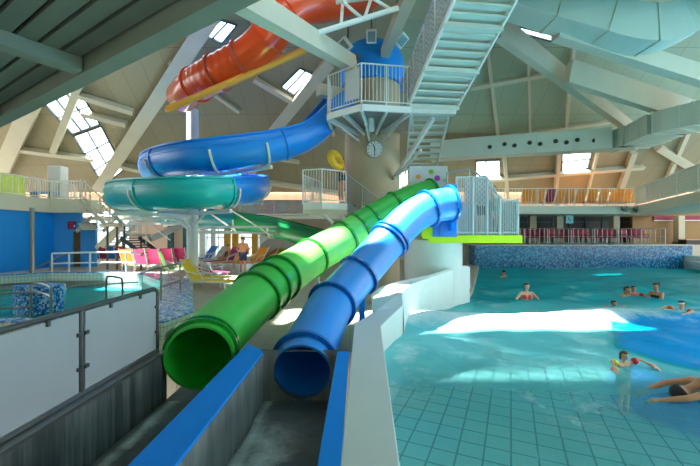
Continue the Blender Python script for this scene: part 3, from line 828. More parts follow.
BLUE = [P(302, 371, 4.75), P(305.5, 359, 5.0), P(313, 342, 5.45), P(329, 309, 6.4), P(342, 293, 6.9), P(358, 275, 7.35), P(374, 257, 7.75), P(389, 240, 8.05), P(402, 226, 8.3), P(416, 214.5, 8.55), P(432, 207, 8.75), P(453, 203, 8.9)]
broot, bp_ = tube_slide('tube_slide', 'blue enclosed tube slide running down from the entry platform over the trough', BLUE, .40, [(332, 306), (357, 276), (389, 240), (428, 208)],
                        ['slide_blue'] * 6, 'slide_blue_dark', (3,))
sp_ = P(362, 300, 7.5)
MB().bar(V((sp_.x, sp_.y, 0)), V((sp_.x, sp_.y, .95)), .12, .12, V((0, 1, 0))).build('support_post', 'cap_blue', broot)
MB().bar(V((sp_.x, sp_.y, .012)), V((sp_.x, sp_.y, .0)), .25, .25, V((0, 1, 0))).build('foot_plate', 'dark_steel', broot)
for (px, py, i) in ((318, 0, 0), (372, 0, 0)):
    q = gp[near_px(gp, px, 252 if px < 330 else 221)]
    MB().tube([V((q.x, q.y, 0)), V((q.x, q.y, q.z - .44))], .05, 10).build('support_post', 'steel', groot, True)

# ================================================================ MAIN TOWER
TC = V((.86, 14.0, 0)); TR = 1.06
root = thing('slide_tower', 'beige round tower with a bright blue domed cap', 'tower', TC)
MB().lathe([(TR, 0), (TR, 7.9)], TC, 56).build('tower_shaft', 'tower_render', root, True)
MB().lathe([(TR + .02, 7.55), (1.24, 7.55), (1.24, 8.35), (1.2, 8.62), (1.1, 8.86), (.92, 9.05), (.62, 9.2), (.3, 9.27), (0, 9.28)], TC, 56).build('domed_cap', 'dome_blue', root, True)
pc = P(355, 59, 12.95)
ax = (pc - V((TC.x, TC.y, pc.z))).normalized()
pc = V((TC.x, TC.y, pc.z)) + ax * 1.22
prt = MB(); ph_ = prt.sweep([pc + ax * -.03, pc + ax * .07], [(.2 * math.cos(k * PI / 12), .2 * math.sin(k * PI / 12)) for k in range(24)]).build('porthole', 'steel', root, True)
MB().disc(pc + ax * .075, ax, .13, .02).build('porthole_glass', 'black_plastic', ph_)
# clock on the shaft: half past eleven
cdir = V((.02, -1, 0)).normalized(); cc = P(373, 149.5, 12.93)
cc = V((TC.x, TC.y, cc.z)) + cdir * (TR + .03)
root = thing('wall_clock', 'round white clock with black hands on the beige tower', 'clock', cc - V((0, 0, .3)))
rot = V((0, -1, 0))
MB().disc(cc + rot * .0, rot, .31, .06, 40).build('clock_case', 'steel', root, True)
dial = MB().disc(cc + rot * .032, rot, .285, .012, 40).build('dial', 'sign_white', root)
for k in range(12):
    a = k * PI / 6; d = V((math.sin(a), 0, math.cos(a)))
    MB().bar(cc + rot * .042 + d * .215, cc + rot * .042 + d * .262, .02, .006, rot).build('hour_mark', 'black_plastic', dial)
def hand(name, ang, ln, w):
    d = V((math.sin(ang), 0, math.cos(ang)))
    MB().bar(cc + rot * .05 - d * .05, cc + rot * .05 + d * ln, w, .008, rot).build(name, 'black_plastic', root)
hand('hour_hand', math.radians(345), .17, .034); hand('minute_hand', math.radians(180), .235, .026)

# upper platform
ZP = 5.75
A_, B_, C_ = P(328, 112.5, 11.4), P(361.5, 102.8, 10.55), P(411, 105.5, 10.8)
for p in (A_, B_, C_): p.z = ZP
D_ = V((2.25, 12.9, ZP)); E_ = V((-.6, 13.4, ZP))
root = thing('upper_platform', 'railed steel platform around the blue domed tower top', 'platform', V((TC.x, 11.6, ZP - .3)))
deck = MB().poly([A_[:2], B_[:2], C_[:2], D_[:2], (1.9, 13.6), (.9, 12.9), (-.1, 13.5), E_[:2]], ZP - .06, ZP); deck.build('deck_plate', 'mesh_metal', root)
for a, b_ in ((A_, B_), (B_, C_), (E_, A_), (C_, D_)):
    MB().bar(a - V((0, 0, .12)), b_ - V((0, 0, .12)), .09, .18).build('edge_beam', 'white_paint', root)
for p, tz in ((A_, 5.42), (B_, 5.4), (C_, 5.4), (A_.lerp(B_, .5), 5.42), (B_.lerp(C_, .5), 5.4)):
    d = (V((TC.x, TC.y, 0)) - V((p.x, p.y, 0))).normalized()
    q = V((TC.x, TC.y, ZP - .2)) - d * TR
    MB().bar(p - V((0, 0, .18)), q, .07, .14).build('bearer', 'white_paint', root)
    if p in (A_, B_, C_): MB().bar(p.lerp(q, .45) - V((0, 0, .2)), V((q.x, q.y, tz - .12)), .06, .06).build('brace', 'white_paint', root)
MB().tube([P(371, 112, 11.6), P(371.5, 130, 12.3)], .1, 14).build('drain_pipe', 'white_paint', root, True)
railing(root, [E_, A_, B_, C_], 1.18, pick=.115, post=.95)
n_ = (B_ - A_).normalized().cross(V((0, 0, 1)))
wb = MB(); wb.bar(A_.lerp(B_, .55) + n_ * .03 + V((0, 0, .62)), A_.lerp(B_, .96) + n_ * .03 + V((0, 0, .62)), .015, .9); o = wb.build('white_board', 'board_grey', root)

# stairs climbing from the platform towards the roof, seen from below
S0 = P(430, 112, 11.15); S0.z = ZP + .02; S1 = P(482, 2, 8.75); S1 = S0 + (S1 - S0) * 1.08
wdv = V((1, .12, 0)).normalized()
root = thing('upper_staircase', 'open steel stair seen from below, rising from the tower platform into the roof', 'staircase', S0)
flight(root, S0, S1, wdv, 1.5, 14, .34, .05, 'step_cream', 'white_paint', 5)
off = -wdv * .80
r0, r1 = S0 + off, S1 + off
hb = MB()
MB().tube([r0 + V((0, 0, 1.05)), r1 + V((0, 0, 1.05))], .025, 8).build('handrail', 'steel', root, True)
for f in (0, .22, .44, .66, .88):
    q = r0.lerp(r1, f); MB().tube([q, q + V((0, 0, 1.05))], .024, 8).build('rail_post', 'steel', root, True)
MB().bar(r0 + V((0, 0, .55)), r1 + V((0, 0, .55)), .012, .95).build('mesh_panel', 'mesh_veil', root)
MB().bar(P(405, 112, 11.0), P(455, 113, 11.0), .25, .14).build('landing_beam', 'white_paint', root)
# lower flight behind the tower, coming down below the platform
root = thing('lower_staircase', 'steel stair with pale treads coming down behind the beige tower', 'staircase', V((2.1, 14.5, 3.9)))
flight(root, V((2.85, 14.6, 4.45)), V((2.5, 11.35, 5.7)), V((1, 0, 0)), 1.2, 9, .3, .05, 'step_cream', 'white_paint')
MB().bar(P(433, 118, 11.2), P(395, 178, 13.2), .12, .14).build('brace', 'white_paint', root)
MB().bar(P(421, 150, 11.6), P(397, 176, 13.1), .08, .09).build('brace', 'white_paint', root)

# spotlights around the dome
def flood(px, py, Y, tilt, label):
    p = P(px, py, Y)
    root = thing('floodlight', label, 'floodlight', p, 'spotlights around the tower cap')
    d = (V((0, 0, 1.5)) - p).normalized(); d = (d + V((tilt, 0, -.2))).normalized()
    a, u = frame_of(d, V((math.sin(tilt), 0, math.cos(tilt))))
    lh = MB().bar(p - d * .1, p + d * .1, .34, .42, u).build('lamp_housing', 'white_paint', root, bevel=.02)
    MB().bar(p + d * .1, p + d * .112, .25, .31, u).build('lamp_lens', 'lens_grey', lh)
    MB().tube([p - d * .1, p - d * .25 + V((0, 0, .3)), V((p.x - d.x * .3, p.y - d.y * .3, 12.0))], .025, 8).build('bracket', 'dark_steel', root, True)
flood(345, 45, 12.0, -.5, 'white floodlight tilted to one side above the porthole of the blue dome')
flood(371.5, 36, 12.0, 0, 'upright white floodlight above the middle of the blue dome')
flood(401, 40, 12.0, .5, 'white floodlight tilted outward beside the girder over the blue dome')

# half-height landing on the tower with its curving stair
ZL = 2.95
Lp = [P(303, 204, 12.9), P(303, 208, 11.9), P(322, 209, 11.7), P(346, 209, 12.2), V((.1, 13.0, ZL)), V((-.25, 14.2, ZL)), V((-1.2, 14.6, ZL))]
for p in Lp: p.z = ZL
root = thing('tower_landing', 'white railed landing at half height of the beige tower', 'landing', V((-.9, 12.8, ZL - .35)))
MB().poly([p[:2] for p in Lp], ZL - .22, ZL).build('landing_slab', 'white_paint', root)
MB().bar(Lp[1] - V((0, 0, .3)), Lp[3] - V((0, 0, .3)), .2, .16).build('edge_beam', 'cream_paint', root)
railing(root, [Lp[6] , Lp[0], Lp[1], Lp[2], Lp[3]], 1.08, pick=.1, post=.75)
MB().bar(P(340, 212, 12.3), P(352, 236, 12.9), .1, .12).build('brace', 'white_paint', root)
MB().bar(P(322, 212, 12.0), P(349, 240, 12.95), .08, .1).build('brace', 'white_paint', root)
# curved stair down from the landing around the front of the tower
root = thing('curved_stair', 'curved stair with picket rail winding down the front of the tower', 'staircase', V((.9, 12.2, 1.2)))
cs = [Lp[3] + V((.0, .25, 0)), P(362, 216, 12.3), P(380, 226, 12.45), P(398, 234, 12.9)]
cs = [V((p.x, p.y, z)) for p, z in zip(cs, (2.95, 2.5, 2.05, 1.65))]
for k in range(9):
    f = k / 8 * 2.999; i = int(f); q = cs[i].lerp(cs[i + 1], f - i)
    d = (cs[i + 1] - cs[i]); a, u = frame_of(V((d.x, d.y, 0)))
    MB().bar(q - a * .05 - V((0, 0, .02)), q + a * .8 * (-1 if (a.y > 0) is False else 1) - V((0, 0, .02)), .32, .05).build('tread', 'mesh_metal', root)
MB().sweep(spline(cs, .2), [(-.03, -.16), (.03, -.16), (.03, .12), (-.03, .12)]).build('stringer', 'mesh_metal', root)
railing(root, cs, 1.05, 'mesh_metal', .1, .9)

# ================================================================ SPIRAL FLUME
HC = P(192.5, 233, 14.0); HC.z = 0
root = thing('support_mast', 'tall white round mast with cantilever arms in the middle of the spiral flume', 'mast', HC)
MB().tube([HC, HC + V((0, 0, 6.75))], .215, 28).build('mast_tube', 'white_paint', root, True)
MB().disc(HC + V((0, 0, .03)), (0, 0, 1), .34, .06).build('base_flange', 'white_paint', root)
MB().tube([HC + V((-.05, 0, 6.7)), P(191, 92, 14.0)], .06, 8).build('top_rod', 'white_paint', root)
fpts = [P(345, 96, 13.5), P(330, 110, 13.0), P(308, 131, 12.5), P(280, 142, 12.0), P(240, 149, 11.6), P(195, 155, 11.5), P(168, 160, 12.3), P(157, 165, 13.8), P(160, 171, 15.8), P(200, 177, 16.9), P(240, 180, 16.2), P(254, 183, 14.6), P(247, 186, 12.6), P(222, 188.5, 11.4), P(190, 190, 10.9), P(152, 190.5, 11.2), P(130, 191.5, 12.2), P(123, 195, 14.0), P(138, 203, 16.2), P(165, 210, 17.6), P(200, 214, 18), P(240, 219, 17.6), P(275, 225, 17.0), P(310, 234, 16.4), P(345, 242, 16.0), P(375, 248, 16.2)]
fp = spline(fpts, .12)
root = thing('spiral_flume', 'open spiral water flume fading from blue through teal to dark green', 'water slide', V((HC.x + 3, HC.y - 2.4, 2.5)))
def flume_prof(r=.60, th=.035, a0=-120, a1=120, n=26):
    o = [((r) * math.sin(math.radians(a0 + (a1 - a0) * k / n)), -r * math.cos(math.radians(a0 + (a1 - a0) * k / n))) for k in range(n + 1)]
    i = [((r - th) * math.sin(math.radians(a0 + (a1 - a0) * k / n)), -(r - th) * math.cos(math.radians(a0 + (a1 - a0) * k / n))) for k in range(n + 1)]
    return o + i[::-1]
ncut = [0]
def idx_of(k):  # index of the k-th control point on the resampled path
    return min(range(len(fp)), key=lambda i: (fp[i] - V(fpts[k])).length)
cuts = [(0, 'flume_blue'), (3, 'flume_blue'), (6, 'flume_blue'), (9, 'flume_blue'), (13, 'flume_teal'), (15, 'flume_teal'), (18, 'flume_deep_teal'), (20, 'flume_deep_teal'), (21, 'flume_green'), (23, 'flume_green'), (25, None)]
for (k0, m), (k1, _) in zip(cuts, cuts[1:]):
    a, b_ = idx_of(k0), idx_of(k1)
    o = MB().sweep(fp[a:b_ + 1], flume_prof()).build('flume_section', m, root, True)
    # lip running along the outer and inner edge
    for s in (-1, 1):
        x, y = s * (.60 * math.sin(math.radians(120)) + .02), .60 * -math.cos(math.radians(120))
        MB().sweep(fp[a:b_ + 1], [(x - .035, y - .02), (x + .035, y - .02), (x + .035, y + .03), (x - .035, y + .03)]).build('edge_lip', m, root)
        x2, y2 = s * .605, .06
        MB().sweep(fp[a:b_ + 1], [(x2 - .018, y2 - .02), (x2 + .018, y2 - .02), (x2 + .018, y2 + .02), (x2 - .018, y2 + .02)]).build('side_rib', m, root)
    if k0:
        i = max(1, a); t = (fp[i + 1] - fp[i - 1]).normalized()
        MB().sweep([fp[i] - t * .035, fp[i] + t * .035], flume_prof(.645, .06)).build('joint_flange', m, root, True)
def cradle(px, py, lo=None):
    # white half-ring under the flume and its arm back to the mast
    cand = [i for i in range(2, len(fp) - 2) if lo is None or lo[0] <= i <= lo[1]]
    i = min(cand, key=lambda i: (350 + fp[i].x / fp[i].y * F - px) ** 2 + (233 - (fp[i].z - EYE) / fp[i].y * F - py) ** 2)
    t = (fp[i + 1] - fp[i - 1]).normalized()
    MB().sweep([fp[i] - t * .03, fp[i] + t * .03], flume_prof(.675, .07, -85, 85)).build('cradle', 'white_paint', root, True)
    return fp[i]
h1 = (0, idx_of(9)); h2 = (idx_of(9), idx_of(17)); h3 = (idx_of(17), len(fp))
mroot = [o for o in bpy.data.objects if o.name == 'support_mast'][0]
def arm(p, z, drop=.74):
    a = V((p.x, p.y, p.z - drop)); b_ = V((HC.x, HC.y, z)); d = (b_ - a); d.normalize(); b_ = b_ - d * .2
    MB().bar(a - d * .35, b_, .09, .12).build('arm', 'white_paint', mroot)
    m_ = a.lerp(b_, .62)
    MB().bar(m_, V((HC.x, HC.y, z - .4)) - d * .2, .06, .08).build('arm_strut', 'white_paint', mroot)
for px, py, rng in ((265, 146, h1), (165, 160, h1), (215, 152, h1)):
    p = cradle(px, py, rng)
    if px != 215: arm(p, p.z - .75)
for px, py, rng in ((255, 186, h2), (225, 188, h2), (150, 191, h2), (124, 195, h2)):
    p = cradle(px, py, rng); arm(p, p.z - .7)
for px, py, rng in ((165, 210, h3), (240, 219, h3), (275, 226, h3), (133, 204, h3)):
    p = cradle(px, py, rng)
    if px < 200: arm(p, p.z - .65)
# long stays from the mast to the green run
for a, b_ in (((205, 210, 13.8), (246, 238, 16.5)), ((222, 205, 13.2), (273, 236, 16.2))):
    MB().tube([P(*a), P(*b_)], .03, 8).build('stay', 'white_paint', mroot, True)
for y_ in (236, 242):
    MB().bar(P(196, y_ - 9 if y_ == 236 else 231, 14.0), P(286, y_ - 8 if y_ == 242 else 227, 16.6), .1, .1).build('tie_beam', 'white_paint', mroot)
for y_ in (211.5, 218, 223):
    MB().bar(P(112 if y_ < 215 else 128, y_ + .5, 14.6), P(190, y_, 13.95), .09, .11).build('tie_beam', 'white_paint', mroot)

# ================================================================ ORANGE TUBE SLIDE UNDER THE ROOF
OR = [P(182, 97, 12.535), P(190, 89, 11.73), P(202, 81, 11.2125), P(217, 73, 10.81), P(243, 59, 10.5225), P(258, 48, 10.2925), P(270, 35, 10.12), P(284, 18, 10.0625), P(302, 6, 10.1775), P(332, 1, 10.58), P(370, -8, 11.04)]
op = spline(OR, .06)
root = thing('tube_slide', 'orange enclosed tube slide with ribbed bend high under the roof', 'water slide', op[len(op) // 3])
R0 = .51
cut = [0, near_px(op, 196, 84), near_px(op, 217, 73), near_px(op, 243, 58), near_px(op, 268, 38), near_px(op, 290, 16), len(op) - 1]
for k, (a, b_) in enumerate(zip(cut, cut[1:])):
    seg = op[a:b_ + 1]
    rf = (lambda i: R0 + (.016 if (i // 2) % 2 else 0)) if k in (1, 2) else (lambda i: R0)
    MB().pipe(seg, rf, R0 - .05, 40).build('tube_section', 'orange_plastic', root, True)
    if k:
        t = (op[a + 1] - op[a - 1]).normalized()
        MB().pipe([op[a] - t * .03, op[a] + t * .03], R0 + .06, R0 - .01, 40).build('joint_flange', 'orange_plastic', root, True)
YB0, YB1 = P(167, 110, 10.4), P(309, 48, 10.4)
MB().tube([YB0, YB1], .105, 14).build('carrier_pipe', 'yellow_pipe', root, True)
for px, py in ((217, 73), (244, 58)):
    i = near_px(op, px, py); t = (op[i + 1] - op[i - 1]).normalized()
    MB().pipe([op[i] - t * .05, op[i] + t * .05], R0 + .035, R0 + .012, 40).build('hanger_ring', 'steel', root, True)
    q = op[i] - V((0, 0, R0 + .03))
    f = min((k / 100 for k in range(101)), key=lambda f: (YB0.lerp(YB1, f) - q).length)
    MB().bar(q + V((0, 0, .05)), YB0.lerp(YB1, f), .1, .1, V((0, 1, 0))).build('hanger_clamp', 'steel', root)
MB().bar(YB0 + V((-.06, .1, 0)), YB0 + V((.1, .3, .35)), .1, .08, V((0, 1, 0))).build('end_bracket', 'white_paint', root)
# white pipe truss beside the orange slide
root = thing('pipe_truss', 'white pipe truss under the roof beside the orange slide', 'truss', P(350, 22, 9.6))
MB().tube([P(308, 36, 9.4), P(398, 8, 9.8)], .07, 12).build('lower_chord', 'white_paint', root, True)
MB().tube([P(336, 2, 9.8), P(398, -6, 9.9)], .06, 12).build('upper_chord', 'white_paint', root, True)
for a, b_ in (((341, 26), (343, 0)), ((343, 2), (364, 20)), ((364, 20), (372, -4)), ((372, -2), (392, 10))):
    MB().tube([P(*a, 9.6), P(*b_, 9.9)], .045, 10).build('web_pipe', 'white_paint', root, True)

# ================================================================ ENTRY PLATFORM OF THE TWO SLIDES
ZE = 1.86
root = thing('entry_platform', 'lime green edged platform on a round pale base at the top of the two slides', 'platform', V((2.3, 10.2, 0)))
MB().lathe([(.88, 0), (.88, ZE - .1)], (2.58, 11.2, 0), 48).build('round_base', 'wall_white', root, True)
fx0, fx1, fy = 2.02, 4.42, 9.3
MB().poly([(fx0, fy), (fx1, fy), (fx1 + .4, 11.9), (fx0 - .2, 11.9)], ZE - .1, ZE).build('deck_plate', 'mesh_metal', root)
o = MB().bar((fx0, fy - .02, ZE - .07), (fx1, fy - .02, ZE - .07), .05, .2).build('fascia', 'lime_paint', root); o['label'] = 'lime green edge board'
MB().bar((fx1, fy - .02, ZE - .07), (fx1 + .4, 11.2, ZE - .07), .05, .2).build('fascia', 'lime_paint', root)
l0, l1 = P(422, 233, 9.27).x, P(435, 233, 9.27).x
MB().box(((l0 + l1) / 2, fy - .02, ZE + .17), (l1 - l0, .06, .48)).build('lime_panel', 'lime_paint', root)
b0, b1 = P(433, 233, 9.2).x, P(457, 233, 9.2).x
MB().box(((b0 + b1) / 2, fy - .06, ZE + .22), (b1 - b0, .05, .46)).build('blue_panel', 'panel_blue', root)
q = P(453, 205, 9.0)
MB().box((q.x + .02, q.y + .12, ZE + .72), (.14, .3, 1.15)).build('slide_frame', 'cap_blue', root)
MB().tube([P(441, 236, 9.2), P(441, 226, 9.1), P(444, 224, 9.1)], .03, 8).build('drain_pipe', 'slide_blue_dark', root)
# front railing with pickets, a see-through screen behind it
f0, f1 = P(456.5, 236, 9.27), P(488, 236, 9.27); f2, f3 = P(501, 236, 9.27), P(518.5, 236, 9.27)
top = lambda x: 3.39 if x <= f1.x else 3.39 + (2.82 - 3.39) * min(1, (x - f1.x) / (f2.x - f1.x)) - (.04 * max(0, (x - f2.x) / (f3.x - f2.x)))
x = f0.x; k = 0
n_p = 34
for i in range(n_p + 1):
    xx = f0.x + (f3.x - f0.x) * i / n_p
    big = i in (0, 9, 17, 24, 34)
    MB().tube([(xx, fy, ZE), (xx, fy, top(xx))], .03 if big else .011, 8).build('post' if big else 'picket', 'board_grey', root, True)
MB().tube([(f0.x, fy, 3.39), (f1.x, fy, 3.39), (f2.x, fy, 2.82), (f3.x, fy, 2.78)], .024, 8).build('top_rail', 'board_grey', root, True)
MB().tube([(f0.x, fy, ZE + .1), (f3.x, fy, ZE + .1)], .02, 8).build('bottom_rail', 'board_grey', root, True)
MB().tube([P(447, 173, 9.9), P(469, 169.5, 9.9), P(478, 174, 9.9), P(502, 199, 9.9)], .03, 8).build('handrail', 'mesh_metal', root, True)
for px, py in ((447, 173), (469, 169.5), (502, 199)):
    p = P(px, py, 9.9); MB().tube([p, (p.x, p.y, ZE)], .025, 8).build('post', 'mesh_metal', root, True)
s0, s1 = P(465, 233, 9.45).x, P(488, 233, 9.45).x
MB().box(((s0 + s1) / 2, fy + .2, (P(0, 178, 9.5).z + P(0, 206, 9.5).z) / 2), (s1 - s0, .03, P(0, 178, 9.5).z - P(0, 206, 9.5).z)).build('screen_panel', 'screen_veil', root)
MB().box(((f2.x + f3.x) / 2 + .02, fy + .12, ZE + .5), (f3.x - f2.x, .02, .8)).build('screen_panel', 'mesh_veil', root)
MB().bar((f3.x, fy, ZE + .5), (f3.x + .35, 11.1, ZE + .5), .02, .95).build('screen_panel', 'mesh_veil', root)
MB().box((fx0 + 1.2, 11.15, ZE + .55), (2.4, .03, 1.0)).build('back_screen', 'board_grey', root)
# notice panel
root = thing('notice_panel', 'pale grey panel with coloured dots behind the slide tops', 'panel', P(428, 191, 10.9))
n0, n1 = P(409.5, 191, 10.9), P(447.5, 166, 10.9)
MB().box(((n0.x + n1.x) / 2, 10.92, (n0.z + n1.z) / 2 - .1), (n1.x - n0.x, .05, n1.z - n0.z + .2)).build('panel_board', 'board_grey', root)
for px, py, r_, m in ((418.3, 176.7, .07, 'dot_orange'), (431.3, 171.7, .07, 'dot_green'), (437.3, 178.2, .085, 'dot_purple'), (444.5, 180, .05, 'dot_teal'), (422, 184.5, .09, 'mural_a')):
    MB().disc(P(px, py, 10.88), (0, 1, 0), r_, .01, 20).build('dot', m, root)
for s in (0, 1):
    p = P(412 if s == 0 else 446, 190, 10.97); MB().tube([(p.x, 10.98, ZE - .0), (p.x, 10.98, n1.z)], .03, 8).build('post', 'steel', root, True)
root = thing('rules_board', 'small white board with a blue stripe in front of the dotted panel', 'sign', P(430, 190, 10.7))
MB().box(P(428.5, 184.5, 10.7), (.13, .03, .42)).build('sign_plate', 'sign_white', root)
MB().box(P(431.5, 183, 10.68), (.04, .03, .2)).build('stripe', 'panel_blue', root)
MB().tube([P(428.5, 190, 10.72), V((P(428.5, 190, 10.72).x, 10.72, ZE))], .02, 8).build('post', 'steel', root)

# ================================================================ LEFT GALLERY, BLUE WALLS, STAIRS
def XL(Y): return -17.2 + .0222 * Y
mb = MB(); mb.hexa([V((XL(12) - 3, 12, 3.1)), V((XL(12), 12, 3.1)), V((XL(22), 22, 3.1)), V((XL(22) - 3, 22, 3.1))], [V((XL(12) - 3, 12, 3.86)), V((XL(12), 12, 3.86)), V((XL(22), 22, 3.86)), V((XL(22) - 3, 22, 3.86))])
struct(mb.build('floor_gallery', 'balcony_cream'))
root = thing('gallery_railing', 'cream picket railing along the raised gallery over the deep blue wall', 'railing', V((XL(17), 17, 3.86)))
railing(root, [V((XL(14.5) - .06, 14.5, 3.86)), V((XL(22) - .06, 21.95, 3.86))], 1.0, 'white_paint', .16, 2.4, .035, .02)
struct(MB().hexa([V((XL(12) - .35, 12, 0)), V((XL(12) - .2, 12, 0)), V((XL(20.6) - .2, 20.6, 0)), V((XL(20.6) - .35, 20.6, 0))], [V((XL(12) - .35, 12, 3.1)), V((XL(12) - .2, 12, 3.1)), V((XL(20.6) - .2, 20.6, 3.1)), V((XL(20.6) - .35, 20.6, 3.1))]).build('wall_blue', 'blue_wall'))
xw0, xw1 = P(64, 0, 20.6).x, P(95, 0, 20.6).x
dx0, dx1 = P(72, 0, 20.6).x, P(80.5, 0, 20.6).x
mb = MB()
for a, b_, z0, z1 in ((xw0 - 1.4, dx0, 0, 3.1), (dx1, xw1, 0, 2.55), (dx0, dx1, 2.05, 3.1)):
    mb.box(((a + b_) / 2, 20.7, (z0 + z1) / 2), (b_ - a, .2, z1 - z0))
struct(mb.build('wall_blue_end', 'blue_wall_light'))
d = struct(MB().box(((dx0 + dx1) / 2, 20.74, 1.02), (dx1 - dx0 - .02, .05, 2.04)).build('door_1', 'door_brown'))
MB().tube([(dx1 - .12, 20.70, 1.0), (dx1 - .12, 20.66, 1.0), (dx1 - .2, 20.66, 1.0)], .015, 6).build('door_handle', 'steel', d, True)
root = thing('wall_sign', 'small dark red notice on the light blue wall above the brown door', 'sign', P(72, 229, 20.56))
MB().box(P(71.8, 225.2, 20.56), (.46, .03, .42)).build('sign_plate', 'dark_red', root)
for k in range(3): MB().box(P(71.5 + .3 * (k % 2), 223.2 + 1.9 * k, 20.54), (.3 - .05 * k, .012, .045)).build('text_line', 'pink', root)
MB().box(P(74.4, 226, 20.54), (.08, .012, .14)).build('pictogram', 'sign_white', root)
struct(MB().tube([P(32, 291, 16.4) * 1.0, V((P(32, 0, 16.4).x, 16.4, 3.1))], .09, 12).build('pillar_1', 'steel', None, True))
# sloping handrails of the ramp on the blue wall
root = thing('ramp_handrail', 'grey double handrail sloping up along the deep blue wall', 'handrail', P(45, 285, 17.8))
MB().tube([P(4, 281, 17.0), P(33, 270, 18.2), P(66, 253, 19.8)], .04, 8).build('upper_rail', 'steel', root, True)
MB().tube([P(8, 286, 17.0), P(36, 276, 18.2), P(66, 262, 19.8)], .035, 8).build('lower_rail', 'steel', root, True)
for px, py, Y_ in ((18, 275.6, 17.6), (50, 261, 19.0)):
    p = P(px, py, Y_); MB().tube([p, (p.x, p.y, 0)], .03, 8).build('post', 'steel', root, True)
# lime wall and lockers on the gallery
struct(MB().box((-19.9, 17, 4.6), (.15, 10, 1.5)).build('wall_gallery', 'lime_paint'))
root = thing('vending_cabinet', 'tall white cabinet standing on the gallery behind the picket rail', 'cabinet', P(58, 195, 21.2))
p = P(58, 195, 21.2); MB().box((p.x, p.y, 3.86 + 1.0), (.75, .6, 2.0)).build('cabinet_body', 'sign_white', root, bevel=.02)
MB().box((p.x, p.y - .31, 3.86 + 1.05), (.66, .02, 1.8)).build('cabinet_door', 'board_grey', root)
root = thing('gallery_bench', 'low dark blue bench on the gallery behind the picket rail', 'bench', P(44, 197, 20.6))
p = P(44, 197, 20.6); MB().box((p.x, p.y, 4.25), (1.3, .5, .08)).build('seat', 'blue_wall', root)
for s in (-.55, .55): MB().box((p.x + s, p.y, 4.04), (.08, .45, .36)).build('leg', 'steel', root)

struct(MB().box((-15.8, 20.9, 3.48), (2.0, 1.5, .76)).build('floor_gallery_end', 'balcony_cream'))
root = thing('gallery_railing', 'short white picket railing across the gallery end at the stair head', 'railing', V((-15.8, 20.2, 3.86)))
railing(root, [V((-16.75, 20.2, 3.86)), V((-14.85, 20.2, 3.86))], 1.0, 'white_paint', .16, 1.9, .04, .025)
# staircase at the gallery end
root = thing('gallery_staircase', 'pale dog-leg staircase from the gallery end down beside the brown door', 'staircase', V((-14.3, 20.4, 0)))
flight(root, V((-12.75, 19.6, 2.42)), V((-14.75, 20.4, 3.84)), V((.3, 1, 0)), 1.1, 8, .26, .05, 'step_cream', 'cream_paint')
lp = P(115, 227, 19.6)
MB().box((lp.x + .05, 19.75, 2.36), (1.0, 1.5, .16)).build('landing', 'cream_paint', root)
flight(root, V((-14.6, 20.2, 2.1)), V((-14.65, 21.5, 3.0)), V((1, 0, 0)), 1.5, 7, .24, .05, 'step_cream', 'cream_paint')
MB().hexa([P(82, 229, 20.3), P(96, 229.5, 20.3), P(96, 226, 20.4), P(80, 226, 20.4)], [P(68, 212, 21.5), P(72, 212, 21.5), P(72, 210, 21.6), P(68, 210, 21.6)]).build('soffit', 'cream_paint', root)
flight(root, V((-13.6, 20.0, 1.2)), V((-12.4, 19.9, 2.3)), V((.1, 1, 0)), 1.3, 7, .26, .05, 'step_cream', 'cream_paint')
MB().bar(V((-13.3, 19.4, 1.2)), V((-12.3, 19.4, 2.3)), .3, .18).build('stringer', 'cream_paint', root)
railing(root, [V((-12.65, 18.95, 2.44)), V((-14.8, 19.8, 3.9))], 1.0, 'cream_paint', .2, .8, .035, .015)
for px in (107.5, 117, 124.5):
    p = P(px, 231, 19.2); MB().tube([(p.x, p.y, 0), (p.x, p.y, 2.3)], .05, 8).build('post', 'dark_steel', root, True)
root = thing('picket_staircase', 'dark open stair with white picket balustrade left of the white mast', 'staircase', V((-11, 19, 0)))
flight(root, P(152, 253, 18.6), P(130, 236.5, 19.2), V((.2, 1, 0)), 1.2, 7, .28, .05, 'dark_steel', 'dark_steel')
p0, p1 = P(123, 236.5, 19.3), P(141, 236.5, 19.3)
MB().hexa([p0, p1, p1 + V((0, 1.3, 0)), p0 + V((0, 1.3, 0))], [p + V((0, 0, .12)) for p in (p0, p1, p1 + V((0, 1.3, 0)), p0 + V((0, 1.3, 0)))]).build('landing', 'cream_paint', root)
railing(root, [p0 + V((0, 0, .1)), p1 + V((0, 0, .1))], .85, 'white_paint', .1, .5, .03, .018)
for p in (p0, p1): MB().tube([(p.x, p.y, 0), p], .05, 8).build('leg', 'dark_steel', root, True)
MB().bar(P(150, 239, 19.3), P(189, 222, 20.5), .9, .28).build('stringer', 'mesh_metal', root)
MB().tube([P(146, 222, 19.2), P(170, 240, 18.6)], .03, 8).build('handrail', 'white_paint', root, True)
MB().tube([P(146, 224, 19.2), (P(146, 224, 19.2).x, 19.2, 0)], .03, 8).build('post', 'white_paint', root, True)
root = thing('teal_pillar', 'slim dark teal pillar just left of the white mast', 'pillar', V((P(185, 0, 20).x, 20, 0)))
MB().box((P(185, 0, 20).x, 20, 1.6), (.17, .17, 3.2)).build('pillar_shaft', 'teal_post', root)
MB().box((P(185, 0, 20).x, 20, .05), (.3, .3, .1)).build('pillar_foot', 'teal_post', root)

